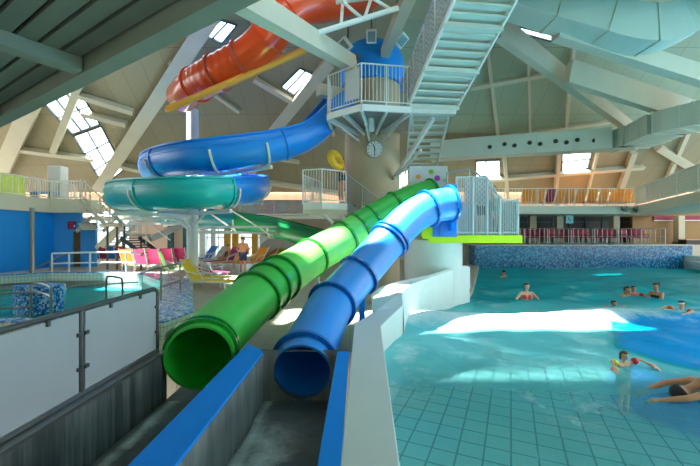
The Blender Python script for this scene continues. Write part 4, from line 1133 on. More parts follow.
# back wall of the lounge with door frames
lw = MB()
gl_ = [(P(86, 0, 25.6).x, P(130, 0, 25.6).x, .9, 2.9), (P(196, 0, 25.6).x, P(264, 0, 25.6).x, .25, 2.6)]
xs_ = [-22.3, gl_[0][0], gl_[0][1], gl_[1][0], gl_[1][1], 7.7]
for a, b_ in ((0, 1), (2, 3), (4, 5)): lw.box(((xs_[a] + xs_[b_]) / 2, 25.6, 1.55), (xs_[b_] - xs_[a], .2, 3.1))
for x0, x1, z0, z1 in gl_:
    lw.box(((x0 + x1) / 2, 25.6, z0 / 2), (x1 - x0, .2, z0)); lw.box(((x0 + x1) / 2, 25.6, (z1 + 3.1) / 2), (x1 - x0, .2, 3.1 - z1))
struct(lw.build('wall_lounge', 'far_panel'))
for k, (x0, x1, z0, z1) in enumerate(gl_):
    fr = MB(); n_ = 4 if k == 0 else 6
    for i in range(n_ + 1): fr.box((x0 + (x1 - x0) * i / n_, 25.6, (z0 + z1) / 2), (.08, .1, z1 - z0))
    for z in (z0, (z0 + z1) / 2 + .2, z1): fr.box(((x0 + x1) / 2, 25.6, z), (x1 - x0, .1, .08))
    w = struct(fr.build('window_%d' % (91 + k), 'sign_white'))
    MB().box(((x0 + x1) / 2, 25.62, (z0 + z1) / 2), (x1 - x0 - .05, .01, z1 - z0 - .05)).build('pane', 'pane_glass', w)
mb = MB(); mb.box((-4.2, 24.6, 3.0), (22, 3.0, .3)); struct(mb.build('floor_mezzanine', 'balcony_cream'))
root = thing('mezzanine_railing', 'grey railing with framed infill above the dark green flume', 'railing', V((-5, 23.1, 3.15)))
railing(root, [P(206, 216, 23.05) * 1.0, P(308, 216, 23.05) * 1.0], .95, 'mesh_metal', .2, 2.4, .03, .01, panel='mesh_veil', pickets=False)
root = thing('mural_board', 'faded multicoloured mural behind the mezzanine railing', 'mural', P(268, 214, 25.3))
MB().box(P(268, 207, 25.4), (5.6, .05, 1.0)).build('board', 'mural_a', root)
for i, (px, m) in enumerate(((243, 'dot_green'), (252, 'sign_cyan'), (262, 'dot_orange'), (272, 'pink'), (283, 'sign_cyan'), (292, 'dot_orange'))):
    MB().disc(P(px, 207 + (i % 2) * 2, 25.36), (0, 1, 0), .3, .02, 16).build('painted_spot', m, root)
for i, (px, w_, m, lab) in enumerate(((203, .3, 'sign_white', 'white door post beside the blue sun lounger'), (213, .3, 'sign_white', 'white door post behind the grey sun lounger'), (227, .42, 'amber_panel', 'amber wall post behind the seated person'),
        (235, .42, 'amber_panel', 'amber wall post just left of the standing man'), (254.5, .4, 'amber_panel', 'amber wall post right of the standing man'), (262, .36, 'sign_white', 'white door post by the grey arch'), (170, .34, 'frame_teal', 'dark frame post on the tan wall left of the teal pillar'))):
    root = thing('door_post', lab, 'post', V((P(px, 0, 25).x, 25.1, 0)))
    MB().box((P(px, 0, 25).x, 25.1, 1.4), (w_, .25, 2.8)).build('post_shaft', m, root)
    MB().box((P(px, 0, 25).x, 25.1, .06), (w_ + .08, .3, .12)).build('post_base', 'dark_steel', root)
root = thing('cross_rail', 'long white horizontal rail in front of the amber posts', 'rail', P(235, 232, 24.5))
MB().bar(P(196, 228, 24.4), P(262, 228, 24.4), .12, .16).build('upper_bar', 'sign_white', root)
MB().bar(P(196, 233, 24.4), P(262, 233, 24.4), .12, .12).build('lower_bar', 'sign_white', root)
for px in (200, 258): p = P(px, 233, 24.42); MB().tube([(p.x, p.y, 0), (p.x, p.y, 2.3)], .05, 8).build('post', 'sign_white', root)
for k, (px, h_) in enumerate(((207, 1.3), (218, 1.5), (247, 1.4))):
    pass
# grey arch (tunnel mouth) at the end of the green flume
root = thing('arch_portal', 'grey rounded arch behind the orange sun loungers', 'arch', P(280, 262, 20))
ac = P(281, 262, 20.5); ac.z = .25
pr = [V((ac.x + 1.15 * math.cos(a), 20.5, ac.z + 1.2 * math.sin(a))) for a in [PI * k / 24 for k in range(25)]]
pr = [V((ac.x + 1.15, 20.5, 0))] + pr + [V((ac.x - 1.15, 20.5, 0))]
MB().sweep(pr, [(-.12, -.35), (.12, -.35), (.12, .35), (-.12, .35)]).build('arch_ring', 'grey_arch', root)
MB().box((ac.x, 21.0, .62), (2.1, .05, 1.24)).build('arch_back', 'amber_panel', root)

# ================================================================ TERRACE AND BALCONIES AT THE FAR END
ZB = 3.62
mb = MB(); mb.poly([(5.4, 22), (17.5, 22), (13.9, 14.3), (11.9, 10), (15.2, 9.2), (21, 21.6), (21, 26.2), (5.4, 26.2)], 3.12, ZB)
struct(mb.build('floor_balcony', 'balcony_cream', loc=(0, 0, 0)))
root = thing('balcony_railing', 'cream picket railing of the balcony above the red chairs', 'railing', V((11.5, 22, ZB)))
railing(root, [V((5.5, 22.05, ZB)), V((17.4, 22.05, ZB))], 1.05, 'white_paint', .2, 2.0, .026, .009)
root = thing('balcony_railing', 'cream panelled railing of the side balcony running towards the viewer', 'railing', V((15.5, 17.5, ZB)))
railing(root, [V((17.45, 21.98, ZB)), V((13.85, 14.3, ZB)), V((11.9, 10.1, ZB))], 1.05, 'white_paint', .12, 1.9, .035, .014, panel='cream_veil', pickets=False)
for px in (624.5, 636.5):
    p = P(px, 208.5, 21.9); root = thing('ball_lamp', 'round grey lamp on the balcony edge, the one %s the railing corner' % ('nearer' if px > 630 else 'farther from'), 'lamp', p - V((0, 0, .15)))
    MB().ball(p - V((0, .1, 0)), .19, 16).build('lamp_globe', 'mesh_metal', root, True); MB().disc(p + V((0, .03, 0)), (0, 1, 0), .14, .12).build('lamp_base', 'dark_steel', root)
# glazing and columns behind the red chairs
mb = MB(); mb.box((13, 26.05, 2.15), (16, .1, 1.95)); gw = struct(mb.build('window_90', 'glass_dark'))
fr = MB()
for i in range(13): fr.box((6.2 + i * 1.2, 25.97, 2.15), (.09, .08, 1.95))
for z in (1.25, 2.75, 3.1): fr.box((13, 25.97, z), (16, .07, .09))
fr.build('window_frame', 'frame_teal', gw)
for i, (px, lab) in enumerate(((532, 'near the entry platform'), (558.5, 'beside the hanging sign'), (614.5, 'below the two ball lamps'), (679, 'by the lit amber room'))):
    p = P(px, 240, 24.4); root = thing('cream_column', 'cream square column under the balcony, ' + lab, 'column', (p.x, 24.4, 1.2))
    MB().box((p.x, 24.4, 2.15), (.42, .42, 1.92)).build('column_shaft', 'column_cream', root)
    MB().box((p.x, 24.4, 1.27), (.5, .5, .14)).build('column_base', 'dark_steel', root)
root = thing('hanging_sign', 'square pale cyan sign hanging under the balcony edge', 'sign', P(569.5, 224, 22.2))
MB().box(P(569.5, 219.5, 22.2), (.44, .05, .48)).build('sign_plate', 'sign_cyan', root)
MB().tube([P(568.6, 217.5, 22.16), P(568.6, 220, 22.16), P(570.2, 219.5, 22.16), P(570.5, 221.5, 22.16)], .02, 6).build('pictogram', 'frame_teal', root)
for s in (-.16, .16): q = P(569.5, 215.5, 22.2); MB().tube([q + V((s, 0, 0)), q + V((s, 0, .12))], .012, 6).build('hanger', 'steel', root)
root = thing('terrace_railing', 'thin steel railing along the mosaic wall in front of the red chairs', 'railing', V((13.5, 22.3, 1.25)))
railing(root, [V((7.9, 22.4, 1.245)), V((19.6, 22.4, 1.245))], .98, 'steel', .3, 1.55, .028, .012, mids=(.5,))
struct(MB().box((24.7, 25.2, 1.8), (10, .2, 3.2)).build('wall_shop', 'shop_wall'))
root = thing('shop_fascia', 'dark red fascia board over the lit amber room', 'sign', P(688, 217, 24.8))
MB().box((24.6, 25.05, 3.0), (7, .1, .3)).build('fascia_board', 'dark_red', root); MB().box((24.6, 24.98, 2.82), (7, .06, .06)).build('trim_strip', 'sign_white', root)
for px, m in ((659, 'teal'), (697, 'dark')):
    pass
root = thing('service_counter', 'dark counter in the amber room past the mosaic wall end', 'counter', P(694, 250, 23.6))
p = P(690, 255, 23.8); MB().box((p.x + .8, 23.8, 1.0), (2.6, .6, .96)).build('counter_body', 'black_plastic', root); MB().box((p.x + .8, 23.8, 1.51), (2.8, .75, .06)).build('counter_top', 'wood_tan', root)
struct(MB().box((24.7, 23.8, .4), (8.2, 3.6, .24)).build('floor_shop', 'deck_tile'))

# ================================================================ SEATING
def lounger_proto(name, label, fab, back=55, cat='sun lounger'):
    """local: head end at -y, foot end at +y"""
    root = thing(name, label, cat, (0, 0, 0))
    for s in (-.3, .3):
        MB().tube([(s, -.35, .33), (s, 1.15, .33)], .024, 8).build('side_rail', 'white_paint', root, True)
        for y in (-.2, 1.0): MB().tube([(s, y, .33), (s * 1.06, y + (.05 if y > 0 else -.05), 0)], .022, 8).build('leg', 'white_paint', root, True)
    bx = math.radians(back); L_ = .85
    hb = V((0, -.2 - L_ * math.cos(bx), .36 + L_ * math.sin(bx)))
    MB().bar((0, -.2, .36), (0, 1.16, .35), .56, .035).build('seat_sling', fab, root, bevel=.01)
    MB().bar((0, -.2, .36), hb, .56, .035).build('back_sling', fab, root, bevel=.01)
    for s in (-.3, .3):
        MB().tube([(s, -.2, .34), (s, hb.y, hb.z + .03)], .02, 8).build('back_rail', 'white_paint', root, True)
        MB().tube([(s, -.2 - .45 * math.cos(bx), .36 + .45 * math.sin(bx)), (s * 1.02, .1, .58), (s * 1.02, .25, .34)], .02, 8).build('armrest', 'white_paint', root, True)
    return root
UP = lounger_proto('sun_lounger', '', 'pink', 68)
REC = lounger_proto('sun_lounger', '', 'yellow_fabric', 50)
used = {}
def seat(proto, px, py, rz, fab, label, group, z=0., scale=1.):
    p = G(px, py, z)
    rec = {'seat_sling': fab, 'back_sling': fab}
    r = dup(proto, p, math.radians(rz), label, group, rec)
    if scale != 1: r.scale = (scale,) * 3
    return r
GA = 'upright loungers behind the paddling pool'
for px, py, rz, fab, lab in ((131, 271, -3, 'orange_fabric', 'orange upright lounger at the paddling pool end of the pink row'), (144, 271, 0, 'pink', 'pink upright lounger next to the orange one behind the paddling pool'),
        (156.8, 270.5, 3, 'pink', 'second pink upright lounger from the orange one'), (169.4, 269.5, 5, 'pink', 'third pink upright lounger, behind the lime green one'), (172, 277, -50, 'green_fabric', 'lime green lounger turned sideways beside the pink row'), (182.5, 268.5, 4, 'pink', 'pink upright lounger between lime green lounger and white mast')):
    seat(UP, px, py, rz, fab, lab, GA, 0, 1.0)
GB = 'reclining loungers on the sunny deck'
for px, py, rz, fab, lab in ((203, 290, -100, 'yellow_fabric', 'yellow reclining lounger nearest to the paddling pool'), (201.5, 285.5, -103, 'yellow_fabric', 'yellow reclining lounger between the first yellow and the magenta one'), (203, 279.5, -106, 'magenta_fabric', 'magenta reclining lounger behind the two yellow ones')):
    seat(REC, px, py, rz, fab, lab, GB, 0, .95)
GC = 'loungers at the back of the lounge deck'
for px, py, rz, fab, lab in ((204, 265, 150, 'blue_fabric', 'blue reclining lounger just past the white mast'), (215, 266, 150, 'grey_fabric', 'grey reclining lounger between the blue and the magenta one'), (226, 267, 150, 'magenta_fabric', 'magenta reclining lounger under the seated person'),
        (235, 269, 150, 'orange_fabric', 'orange reclining lounger just left of the standing man'), (254, 269, 152, 'orange_fabric', 'orange reclining lounger right behind the standing man'),
        (265, 268, 153, 'orange_fabric', 'orange reclining lounger next to the green one'), (276, 266, 155, 'green_fabric', 'green reclining lounger before the grey arch'), (287, 265, 157, 'magenta_fabric', 'magenta reclining lounger at the end beside the grey arch')):
    seat(REC, px, py, rz, fab, lab, GC, 0, 1.12)
GD = 'small chairs by the tan wall'
for i, (px, fab, lab) in enumerate(((99, 'blue_fabric', 'blue lounger by the tan wall nearest the brown door'), (107, 'red_fabric', 'red lounger by the tan wall, between two blue ones'), (115, 'blue_fabric', 'blue lounger by the tan wall, second blue from the door'), (123, 'red_fabric', 'red lounger by the tan wall behind the orange one'))):
    seat(UP, px, 264, 5, fab, lab, GD)
def chair_proto(name, fab):
    root = thing(name, '', 'chair', (0, 0, 0))
    MB().box((0, 0, .45), (.5, .48, .06)).build('seat', fab, root, bevel=.015)
    MB().bar((0, .22, .48), (0, .34, .98), .5, .05, V((0, -1, 0))).build('backrest', fab, root, bevel=.015)
    for sx in (-.21, .21):
        for sy in (-.2, .2): MB().tube([(sx, sy, .43), (sx * 1.08, sy * 1.1, 0)], .018, 8).build('leg', 'steel', root, True)
        MB().tube([(sx * 1.15, .26, .66), (sx * 1.15, -.2, .66), (sx * 1.12, -.2, .43)], .016, 8).build('armrest', 'black_plastic', root, True)
    return root
CR = chair_proto('terrace_chair', 'red_fabric')
cpx = [525, 533.5, 542, 549, 557, 565.5, 574, 584, 592, 601, 610, 619, 628, 637, 645]
where = ['first red chair next to the entry platform', 'second red chair past the entry platform', 'third red chair past the entry platform', 'red chair one short of the column beside the hanging sign', 'red chair standing before the column beside the hanging sign', 'red chair under the hanging sign', 'red chair one past the hanging sign', 'second red chair past the hanging sign', 'third red chair past the hanging sign', 'red chair two short of the column below the ball lamps', 'red chair just short of the column below the ball lamps', 'red chair just past the column below the ball lamps', 'second red chair past the column below the ball lamps', 'red chair below the balcony railing corner', 'last red chair towards the amber room']
for i, (px, lab) in enumerate(zip(cpx, where)):
    dup(CR, (P(px, 0, 23.1).x, 23.1 + .1 * (i % 3), 1.2), math.radians((i * 37 % 30) - 15), lab + ' on the terrace', 'red chairs on the terrace')
for o in list(CR.children): bpy.data.objects.remove(o)
bpy.data.objects.remove(CR)
ox = [(526, 'orange_fabric'), (532, 'orange_fabric'), (538, 'orange_fabric'), (548, 'red_fabric'), (557.5, 'orange_fabric'), (568.5, 'orange_fabric'), (579, 'orange_fabric'), (590, 'orange_fabric'), (600.5, 'orange_fabric'), (610.5, 'orange_fabric'), (617, 'orange_fabric'), (624, 'orange_fabric'), (631.5, 'orange_fabric')]
ol = ['nearest the entry platform', 'second from the entry platform', 'third from the entry platform, just before the red one', '', 'just past the red lounger', 'second past the red lounger, above the hanging sign', 'third past the red lounger', 'fourth past the red lounger', 'fifth past the red lounger', 'sixth past the red lounger', 'third from the railing corner', 'second from the railing corner', 'at the railing corner']
for i, ((px, fab), lab) in enumerate(zip(ox, ol)):
    dup(UP, (P(px, 0, 23.3).x, 23.4, ZB), math.radians((i * 53 % 24) - 12), ('orange upright lounger on the balcony, ' + lab) if fab != 'red_fabric' else 'only red upright lounger among orange ones on the balcony', 'loungers on the balcony', {'seat_sling': fab, 'back_sling': fab})
for pr_ in (UP, REC):
    for o in list(pr_.children): bpy.data.objects.remove(o)
    bpy.data.objects.remove(pr_)

# ================================================================ PADDLING POOL
mb = MB(); mb.plate(basin_out, [basin_in], -1.0, .3)
root = thing('paddling_pool_wall', 'white tiled raised wall around the small paddling pool', 'pool wall', (-9, 11, -.9)); mb.build('tiled_wall', 'white_tile', root)
mb = MB(); mb.plate(basin_out, [[(x * .995 + .0, y) for x, y in basin_in]], .3, .325); o = mb.build('coping', 'mosaic_light', root); o['label'] = 'light blue mosaic coping'
struct(MB().poly(basin_in, -1.05, -.95).build('floor_basin', 'basin_teal'))
mb = MB(); mb.poly([(x, y) for x, y in basin_in], -.26, -.25); o = mb.build('basin_water', 'basin_water'); struct(o)
root = thing('mosaic_block', 'curved blue mosaic block standing in the paddling pool', 'pool wall', (-8.7, 10.2, -.9))
pts = [V((-9.6, 10.25, -.2)), V((-9.2, 9.85, -.2)), V((-8.65, 9.7, -.2)), V((-8.12, 9.8, -.2)), V((-8.0, 10.05, -.2))]
pts = spline(pts, .1)
MB().poly([(p.x, p.y) for p in pts] + [(-8.25, 10.45), (-9.3, 10.7)], -1.0, .5).build('mosaic_body', 'mosaic_mid', root)
root = thing('pool_rail', 'dull steel triple rail by the mosaic block at the paddling pool', 'railing', (-8.4, 9.4, -.2))
for py0, py1, py2 in ((285, 283.5, 287), (295, 290, 290), (310, 306, 305)):
    pass
rp_ = [P(-30, 286, 9.0), P(0, 284.8, 9.3), P(31, 283, 9.45), P(44, 284.2, 9.4), P(51, 287.5, 9.3)]
MB().tube(spline(rp_, .1), .028, 8).build('top_rail', 'steel', root, True)
for dz, x1 in ((.24, 51), (.62, 31)):
    q = [p - V((0, 0, dz)) for p in rp_ if 350 + p.x / p.y * F < x1 + 1]
    MB().tube(spline(q, .1), .024, 8).build('mid_rail', 'steel', root, True)
for i in (2, 4):
    p = rp_[i]; MB().tube([p, (p.x, p.y, -.9)], .03, 8).build('post', 'steel', root, True)
root = thing('pool_rail', 'white double rail on the tiled wall in front of the brown door', 'railing', P(88, 273, 15))
q = [P(52, 253.5, 14.95), P(69, 253, 14.95), P(90, 252.5, 14.95), P(126, 252, 14.7), P(142, 254, 14.4)]
MB().tube(q, .035, 8).build('top_rail', 'white_paint', root, True)
MB().tube([p - V((0, 0, .42)) for p in q], .03, 8).build('mid_rail', 'white_paint', root, True)
for p in q[:4]: MB().tube([p, (p.x, p.y, .31)], .032, 8).build('post', 'white_paint', root, True)
root = thing('pool_rail', 'curved steel rail on the blue mosaic rim of the paddling pool', 'railing', P(170, 295, 9.3))
q = [P(140, 273.5, 8.2), P(150, 270, 8.4), P(161, 267.5, 8.7), P(172, 265, 9.4), P(180, 263, 10.0), P(184, 261.5, 11.2)]
MB().tube(spline(q, .1), .026, 8).build('top_rail', 'steel', root, True)
MB().tube(spline([p - V((0, 0, .47)) for p in q[2:]], .1), .022, 8).build('mid_rail', 'steel', root, True)
for i in (2, 4): MB().tube([q[i], (q[i].x, q[i].y, .32)], .026, 8).build('post', 'steel', root, True)
root = thing('grab_rail', 'small looped steel grab rail at the paddling pool steps', 'handrail', P(113, 290, 9))
MB().tube(spline([P(106, 300, 8.6), P(106.5, 279, 8.6), P(110, 276.5, 8.7), P(118, 277.5, 8.9), P(122, 280, 9.0), P(122.5, 300, 9.0)], .08), .025, 8).build('rail_loop', 'dark_steel', root, True)
MB().tube(spline([P(66, 290, 10.5), P(70, 287, 10.6), P(104, 284.5, 11), P(138, 282, 11.5)], .1), .022, 8).build('long_rail', 'steel', root, True)
root = thing('deck_handrail', 'low dark handrail along the deck beside the green slide', 'handrail', P(200, 320, 6.6))
q = [P(166, 338, 5.3), P(170, 331, 5.5), P(200, 312, 6.6), P(229, 295, 8.4), P(231, 289, 8.6), P(240, 285, 9.2)]
MB().tube(spline(q, .1), .022, 8).build('top_rail', 'dark_steel', root, True)
for i in (1, 2, 3): MB().tube([q[i], (q[i].x, q[i].y, 0)], .02, 8).build('post', 'dark_steel', root, True)

# ================================================================ PEOPLE
def R3(v, rx=0, ry=0, rz=0):
    return Matrix.Rotation(rz, 3, 'Z') @ Matrix.Rotation(ry, 3, 'Y') @ Matrix.Rotation(rx, 3, 'X') @ V(v)
STAND = dict(head=(0, .02, 1.63), neck=(0, -.01, 1.46), chest=(0, 0, 1.28), waist=(0, 0, 1.08), pelvis=(0, 0, .94),
             shL=(-.185, 0, 1.40), shR=(.185, 0, 1.40), elL=(-.27, -.02, 1.13), elR=(.27, -.02, 1.13), wrL=(-.29, .08, .89), wrR=(.29, .08, .89),
             hiL=(-.09, 0, .90), hiR=(.09, 0, .90), knL=(-.10, .03, .49), knR=(.10, .03, .49), anL=(-.11, -.02, .08), anR=(.11, -.02, .08), toL=(-.13, .15, .035), toR=(.13, .15, .035))
def hand(mb, wr, el, side, fist=False):
    wr, el = V(wr), V(el); d = (wr - el).normalized(); a, u = frame_of(d, V((0, 0, 1)) if abs(d.z) < .9 else V((0, 1, 0)))
    pc_ = wr + d * .05
    mb.cap(wr, .027, pc_ + a * .012, .03, 10); mb.cap(wr, .027, pc_ - a * .016, .03, 10)
    for k, ln in enumerate((.066, .076, .07, .055)):
        b0 = wr + d * .075 + a * (.03 - .02 * k)
        b1 = b0 + d * ln * .55 + u * -.006; b2 = b1 + d * ln * .45 + u * -.02
        mb.cap(b0, .0115, b1, .011, 8); mb.cap(b1, .011, b2, .0095, 8)
    t0 = wr + d * .02 + a * .026; t1 = t0 + d * .035 + a * .028; t2 = t1 + d * .03 + a * .008
    mb.cap(t0, .013, t1, .0125, 8); mb.cap(t1, .0125, t2, .011, 8)
def person(label, loc, rz=0., pose=None, skin='skin_tan', hair='hair_dark', h=1.75, wear=(), tilt=(0, 0, 0), group=None, bun=False, face=True, female=False):
    """rz in degrees turns the figure (front = +y before turning)"""
    J = {k: V(v) for k, v in STAND.items()}
    for k, v in (pose or {}).items(): J[k] = V(v)
    s = h / 1.75
    M3 = Matrix.Rotation(math.radians(tilt[2]), 3, 'Z') @ Matrix.Rotation(math.radians(tilt[1]), 3, 'Y') @ Matrix.Rotation(math.radians(tilt[0]), 3, 'X')
    J = {k: (M3 @ v) * s for k, v in J.items()}
    up = (J['head'] - J['neck']).normalized(); side = (J['shR'] - J['shL']).normalized(); fwd = up.cross(side).normalized()
    root = thing('person', label, 'person', loc, group)
    root.rotation_euler = (0, 0, math.radians(rz))
    base = V(loc)
    mb = MB()
    sw = (J['shR'] - J['shL']); hw = (J['hiR'] - J['hiL'])
    fem = .9 if female else 1
    for f in (-.62, 0, .62):
        mb.cap(J['chest'] + sw * f * .5 * fem, .098 * s, J['waist'] + sw * f * .40 * fem, .088 * s, 16)
        mb.cap(J['waist'] + sw * f * .40 * fem, .088 * s, J['pelvis'] + hw * f * .9, .098 * s, 16)
    mb.cap(J['chest'], .09 * s, J['neck'] - up * .05 * s, .065 * s, 14)
    for t in 'LR':
        mb.cap(J['neck'] - up * .05 * s, .05 * s, J['sh' + t] + V((0, 0, 0)), .053 * s, 12)
        mb.cap(J['chest'] + (J['sh' + t] - J['chest']) * .4, .08 * s, J['sh' + t], .055 * s, 12)
        mb.cap(J['sh' + t], .053 * s, J['el' + t], .038 * s, 12); mb.cap(J['el' + t], .039 * s, J['wr' + t], .026 * s, 12)
        hb = MB.__new__(MB); 
        mb.cap(J['hi' + t], .09 * s, J['kn' + t], .056 * s, 14); mb.cap(J['kn' + t], .055 * s, J['an' + t], .036 * s, 12)
        kn = J['kn' + t]; an = J['an' + t]
        mb.cap(kn.lerp(an, .25) - fwd * .012 * s, .055 * s, kn.lerp(an, .45) - fwd * .01 * s, .048 * s, 12)
        mb.cap(an - (J['to' + t] - an) * .25, .036 * s, J['to' + t], .03 * s, 10)
        hand(mb, J['wr' + t], J['el' + t], t)
    mb.cap(J['neck'] - up * .06 * s, .052 * s, J['head'] - up * .05 * s, .05 * s, 12)
    hc = J['head']
    # head: skull, jaw, nose, ears
    def hp(x, y, z): return hc + (side * x + fwd * y + up * z) * s
    mb.cap(hp(0, -.012, .03), .086 * s, hp(0, .012, .02), .084 * s, 18)
    mb.cap(hp(0, .02, -.03), .068 * s, hp(0, .04, -.075), .043 * s, 14)
    mb.cap(hp(0, .098, .0), .011 * s, hp(0, .108, -.026), .015 * s, 8)
    for x in (-.083, .083): mb.cap(hp(x, -.005, .015), .014 * s, hp(x, -.01, -.02), .012 * s, 8)
    for v in mb.bm.verts: v.co += base
    o = mb.build('body', skin, root, True, merge=False)
    rm = o.modifiers.new('Remesh', 'REMESH'); rm.mode = 'VOXEL'; rm.voxel_size = .0115 * max(.8, s); rm.use_smooth_shade = True
    sm = o.modifiers.new('Smooth', 'SMOOTH'); sm.factor = .5; sm.iterations = 3
    # hair: shell over the skull, open at the face
    hm = MB(); hm.ball((0, 0, 0), (.096, .104, .1), 20)
    bmesh.ops.delete(hm.bm, geom=[v for v in hm.bm.verts if (v.co.y > .03 and v.co.z < .045) or v.co.z < -.055], context='VERTS')
    for v in hm.bm.verts: v.co = base + hp(v.co.x, v.co.y - .004, v.co.z + .028)
    if bun: hm.ball(base + hp(0, -.12, .07), .05 * s, 12)
    if female and not bun: hm.cap(base + hp(0, -.07, .0), .06 * s, base + hp(0, -.08, -.12), .035 * s, 12)
    ho = hm.build('hair', hair, root, True)
    so_ = ho.modifiers.new('Solidify', 'SOLIDIFY'); so_.thickness = .012; so_.offset = 0
    if face:
        for x in (-.032, .032):
            MB().ball(base + hp(x, .083, .008), .0105 * s, 10).build('eye', 'black_plastic', root, True)
        MB().cap(base + hp(-.02, .083, -.056), .006 * s, base + hp(.02, .083, -.056), .006 * s, 8).build('mouth', 'dark_red', root, True)
    def cloth(name, m, fn, vox=.014):
        cb_ = MB(); fn(cb_)
        for v in cb_.bm.verts: v.co += base
        c_ = cb_.build(name, m, root, True, merge=False)
        r_ = c_.modifiers.new('Remesh', 'REMESH'); r_.mode = 'VOXEL'; r_.voxel_size = vox; r_.use_smooth_shade = True
    for wname, wm in wear:
        if wname == 'swim_shorts':
            def fn(b):
                for f in (-.62, 0, .62): b.cap(J['pelvis'] + hw * f * .9 + up * .07 * s, .098 * s, J['pelvis'] + hw * f * .95, .112 * s, 14)
                for t in 'LR': b.cap(J['hi' + t], .105 * s, J['hi' + t].lerp(J['kn' + t], .62), .085 * s, 14)
            cloth('swim_shorts', wm, fn)
        elif wname == 'bikini_top':
            def fn(b):
                for f in (-.55, .55): b.cap(J['chest'] + sw * f * .4 + fwd * .03 * s, .092 * s, J['chest'] + sw * f * .4 + fwd * .035 * s - up * .03 * s, .09 * s, 14)
                for f in (-.5, .5): b.cap(J['chest'] + sw * f * .4 + fwd * .09 * s, .02 * s, J['neck'] + sw * f * .45 - up * .02 * s, .014 * s, 8)
            cloth('bikini_top', wm, fn)
        elif wname == 'swimsuit':
            def fn(b):
                for f in (-.6, 0, .6):
                    b.cap(J['chest'] + sw * f * .42, .104 * s, J['waist'] + sw * f * .38, .098 * s, 14); b.cap(J['waist'] + sw * f * .38, .098 * s, J['pelvis'] + hw * f * .85, .108 * s, 14)
                for f in (-.5, .5): b.cap(J['chest'] + sw * f * .45, .06 * s, J['neck'] + sw * f * .5 - up * .04 * s, .028 * s, 8)
            cloth('swimsuit', wm, fn)
        elif wname == 'armband':
            for t in 'LR':
                a, b_ = J['sh' + t].lerp(J['el' + t], .3), J['sh' + t].lerp(J['el' + t], .85)
                ab = MB(); ax_ = (b_ - a); pts_ = [a.lerp(b_, k / 6) + base for k in range(7)]
                ab.tube(pts_, [.05 * s + .045 * s * math.sin(PI * (k + .4) / 6.8) for k in range(7)], 16).build('armband', wm if isinstance(wm, str) else wm[0 if t == 'L' else 1], root, True)
        elif wname == 'cap':
            cm = MB(); cm.ball((0, 0, 0), (.1, .108, .1), 18)
            bmesh.ops.delete(cm.bm, geom=[v for v in cm.bm.verts if v.co.z < .02], context='VERTS')
            for v in cm.bm.verts: v.co = base + hp(v.co.x, v.co.y - .004, v.co.z + .034)
            cm.build('cap', wm, root, True)
    return root
# standing man, seen from behind
mz = G(243, 272.5, 0)
person('man in navy shorts standing with his back turned before the orange loungers', mz, 4, dict(elL=(-.30, -.06, 1.16), elR=(.30, -.06, 1.16), wrL=(-.24, .10, .98), wrR=(.24, .10, .98)), wear=(('swim_shorts', 'shorts_navy'),), hair='hair_brown', face=False)
# man with the yellow ring on the tower landing
pm = P(341.5, 205, 13.05); pm.z = ZL
rg = person('person on the tower landing carrying a yellow swim ring', pm, 120, dict(elL=(-.34, .1, 1.30), wrL=(-.36, .36, 1.42), elR=(.30, .05, 1.16), wrR=(.26, .26, 1.2)), wear=(('swimsuit', 'swim_black'),))
rc = P(335.7, 160, 12.6)
root = thing('swim_ring', 'yellow inflatable swim ring held on the tower landing', 'swim ring', rc - V((0, 0, .3)))
ring = MB(); nrm = V((.75, -.5, .35)).normalized(); a, u = frame_of(nrm)
cir = [rc + (a * math.cos(k * PI / 16) + u * math.sin(k * PI / 16)) * .27 for k in range(33)]
rings = []
for k in range(32):
    rd = (cir[k] - rc).normalized()
    rings.append([ring.bm.verts.new(cir[k] + (rd * math.cos(q * PI / 6) + nrm * math.sin(q * PI / 6)) * .125) for q in range(12)])
for k in range(32):
    for q in range(12): ring.face([rings[k][q], rings[(k + 1) % 32][q], rings[(k + 1) % 32][(q + 1) % 12], rings[k][(q + 1) % 12]])
ring.build('ring_tube', 'ring_yellow', root, True)
MB().tube([rc + a * .27 + nrm * .12, rc + a * .27 + nrm * .16], .018, 8).build('valve', 'sign_white', root)
# people queueing on the entry platform
pq = P(483.5, 200, 10.3); person('dark-haired person standing behind the screen on the entry platform', (pq.x, 10.3, ZE), 160, skin='skin_tan', wear=(('swim_shorts', 'swim_black'),), h=1.72)
pq = P(493, 200, 10.4); person('person in turquoise swimwear by the sloping rail of the entry platform', (pq.x, 10.4, ZE), 200, h=1.45, skin='skin_pale', hair='hair_brown', wear=(('swimsuit', 'turquoise_cloth'),))
# person sitting on the magenta lounger
SIT = dict(head=(0, -.12, 1.16), neck=(0, -.14, 1.0), chest=(0, -.12, .82), waist=(0, -.04, .62), pelvis=(0, 0, .50), shL=(-.18, -.13, .94), shR=(.18, -.13, .94), elL=(-.25, -.02, .70), elR=(.25, -.02, .70), wrL=(-.2, .2, .58), wrR=(.2, .2, .58),
           hiL=(-.09, 0, .48), hiR=(.09, 0, .48), knL=(-.12, .42, .56), knR=(.12, .42, .56), anL=(-.12, .5, .12), anR=(.12, .5, .12), toL=(-.13, .66, .08), toR=(.13, .66, .08))
ps = G(226, 267, 0)
person('person in dark swimwear sitting on a magenta lounger behind the standing man', ps, 150, SIT, wear=(('swimsuit', 'swim_black'),))
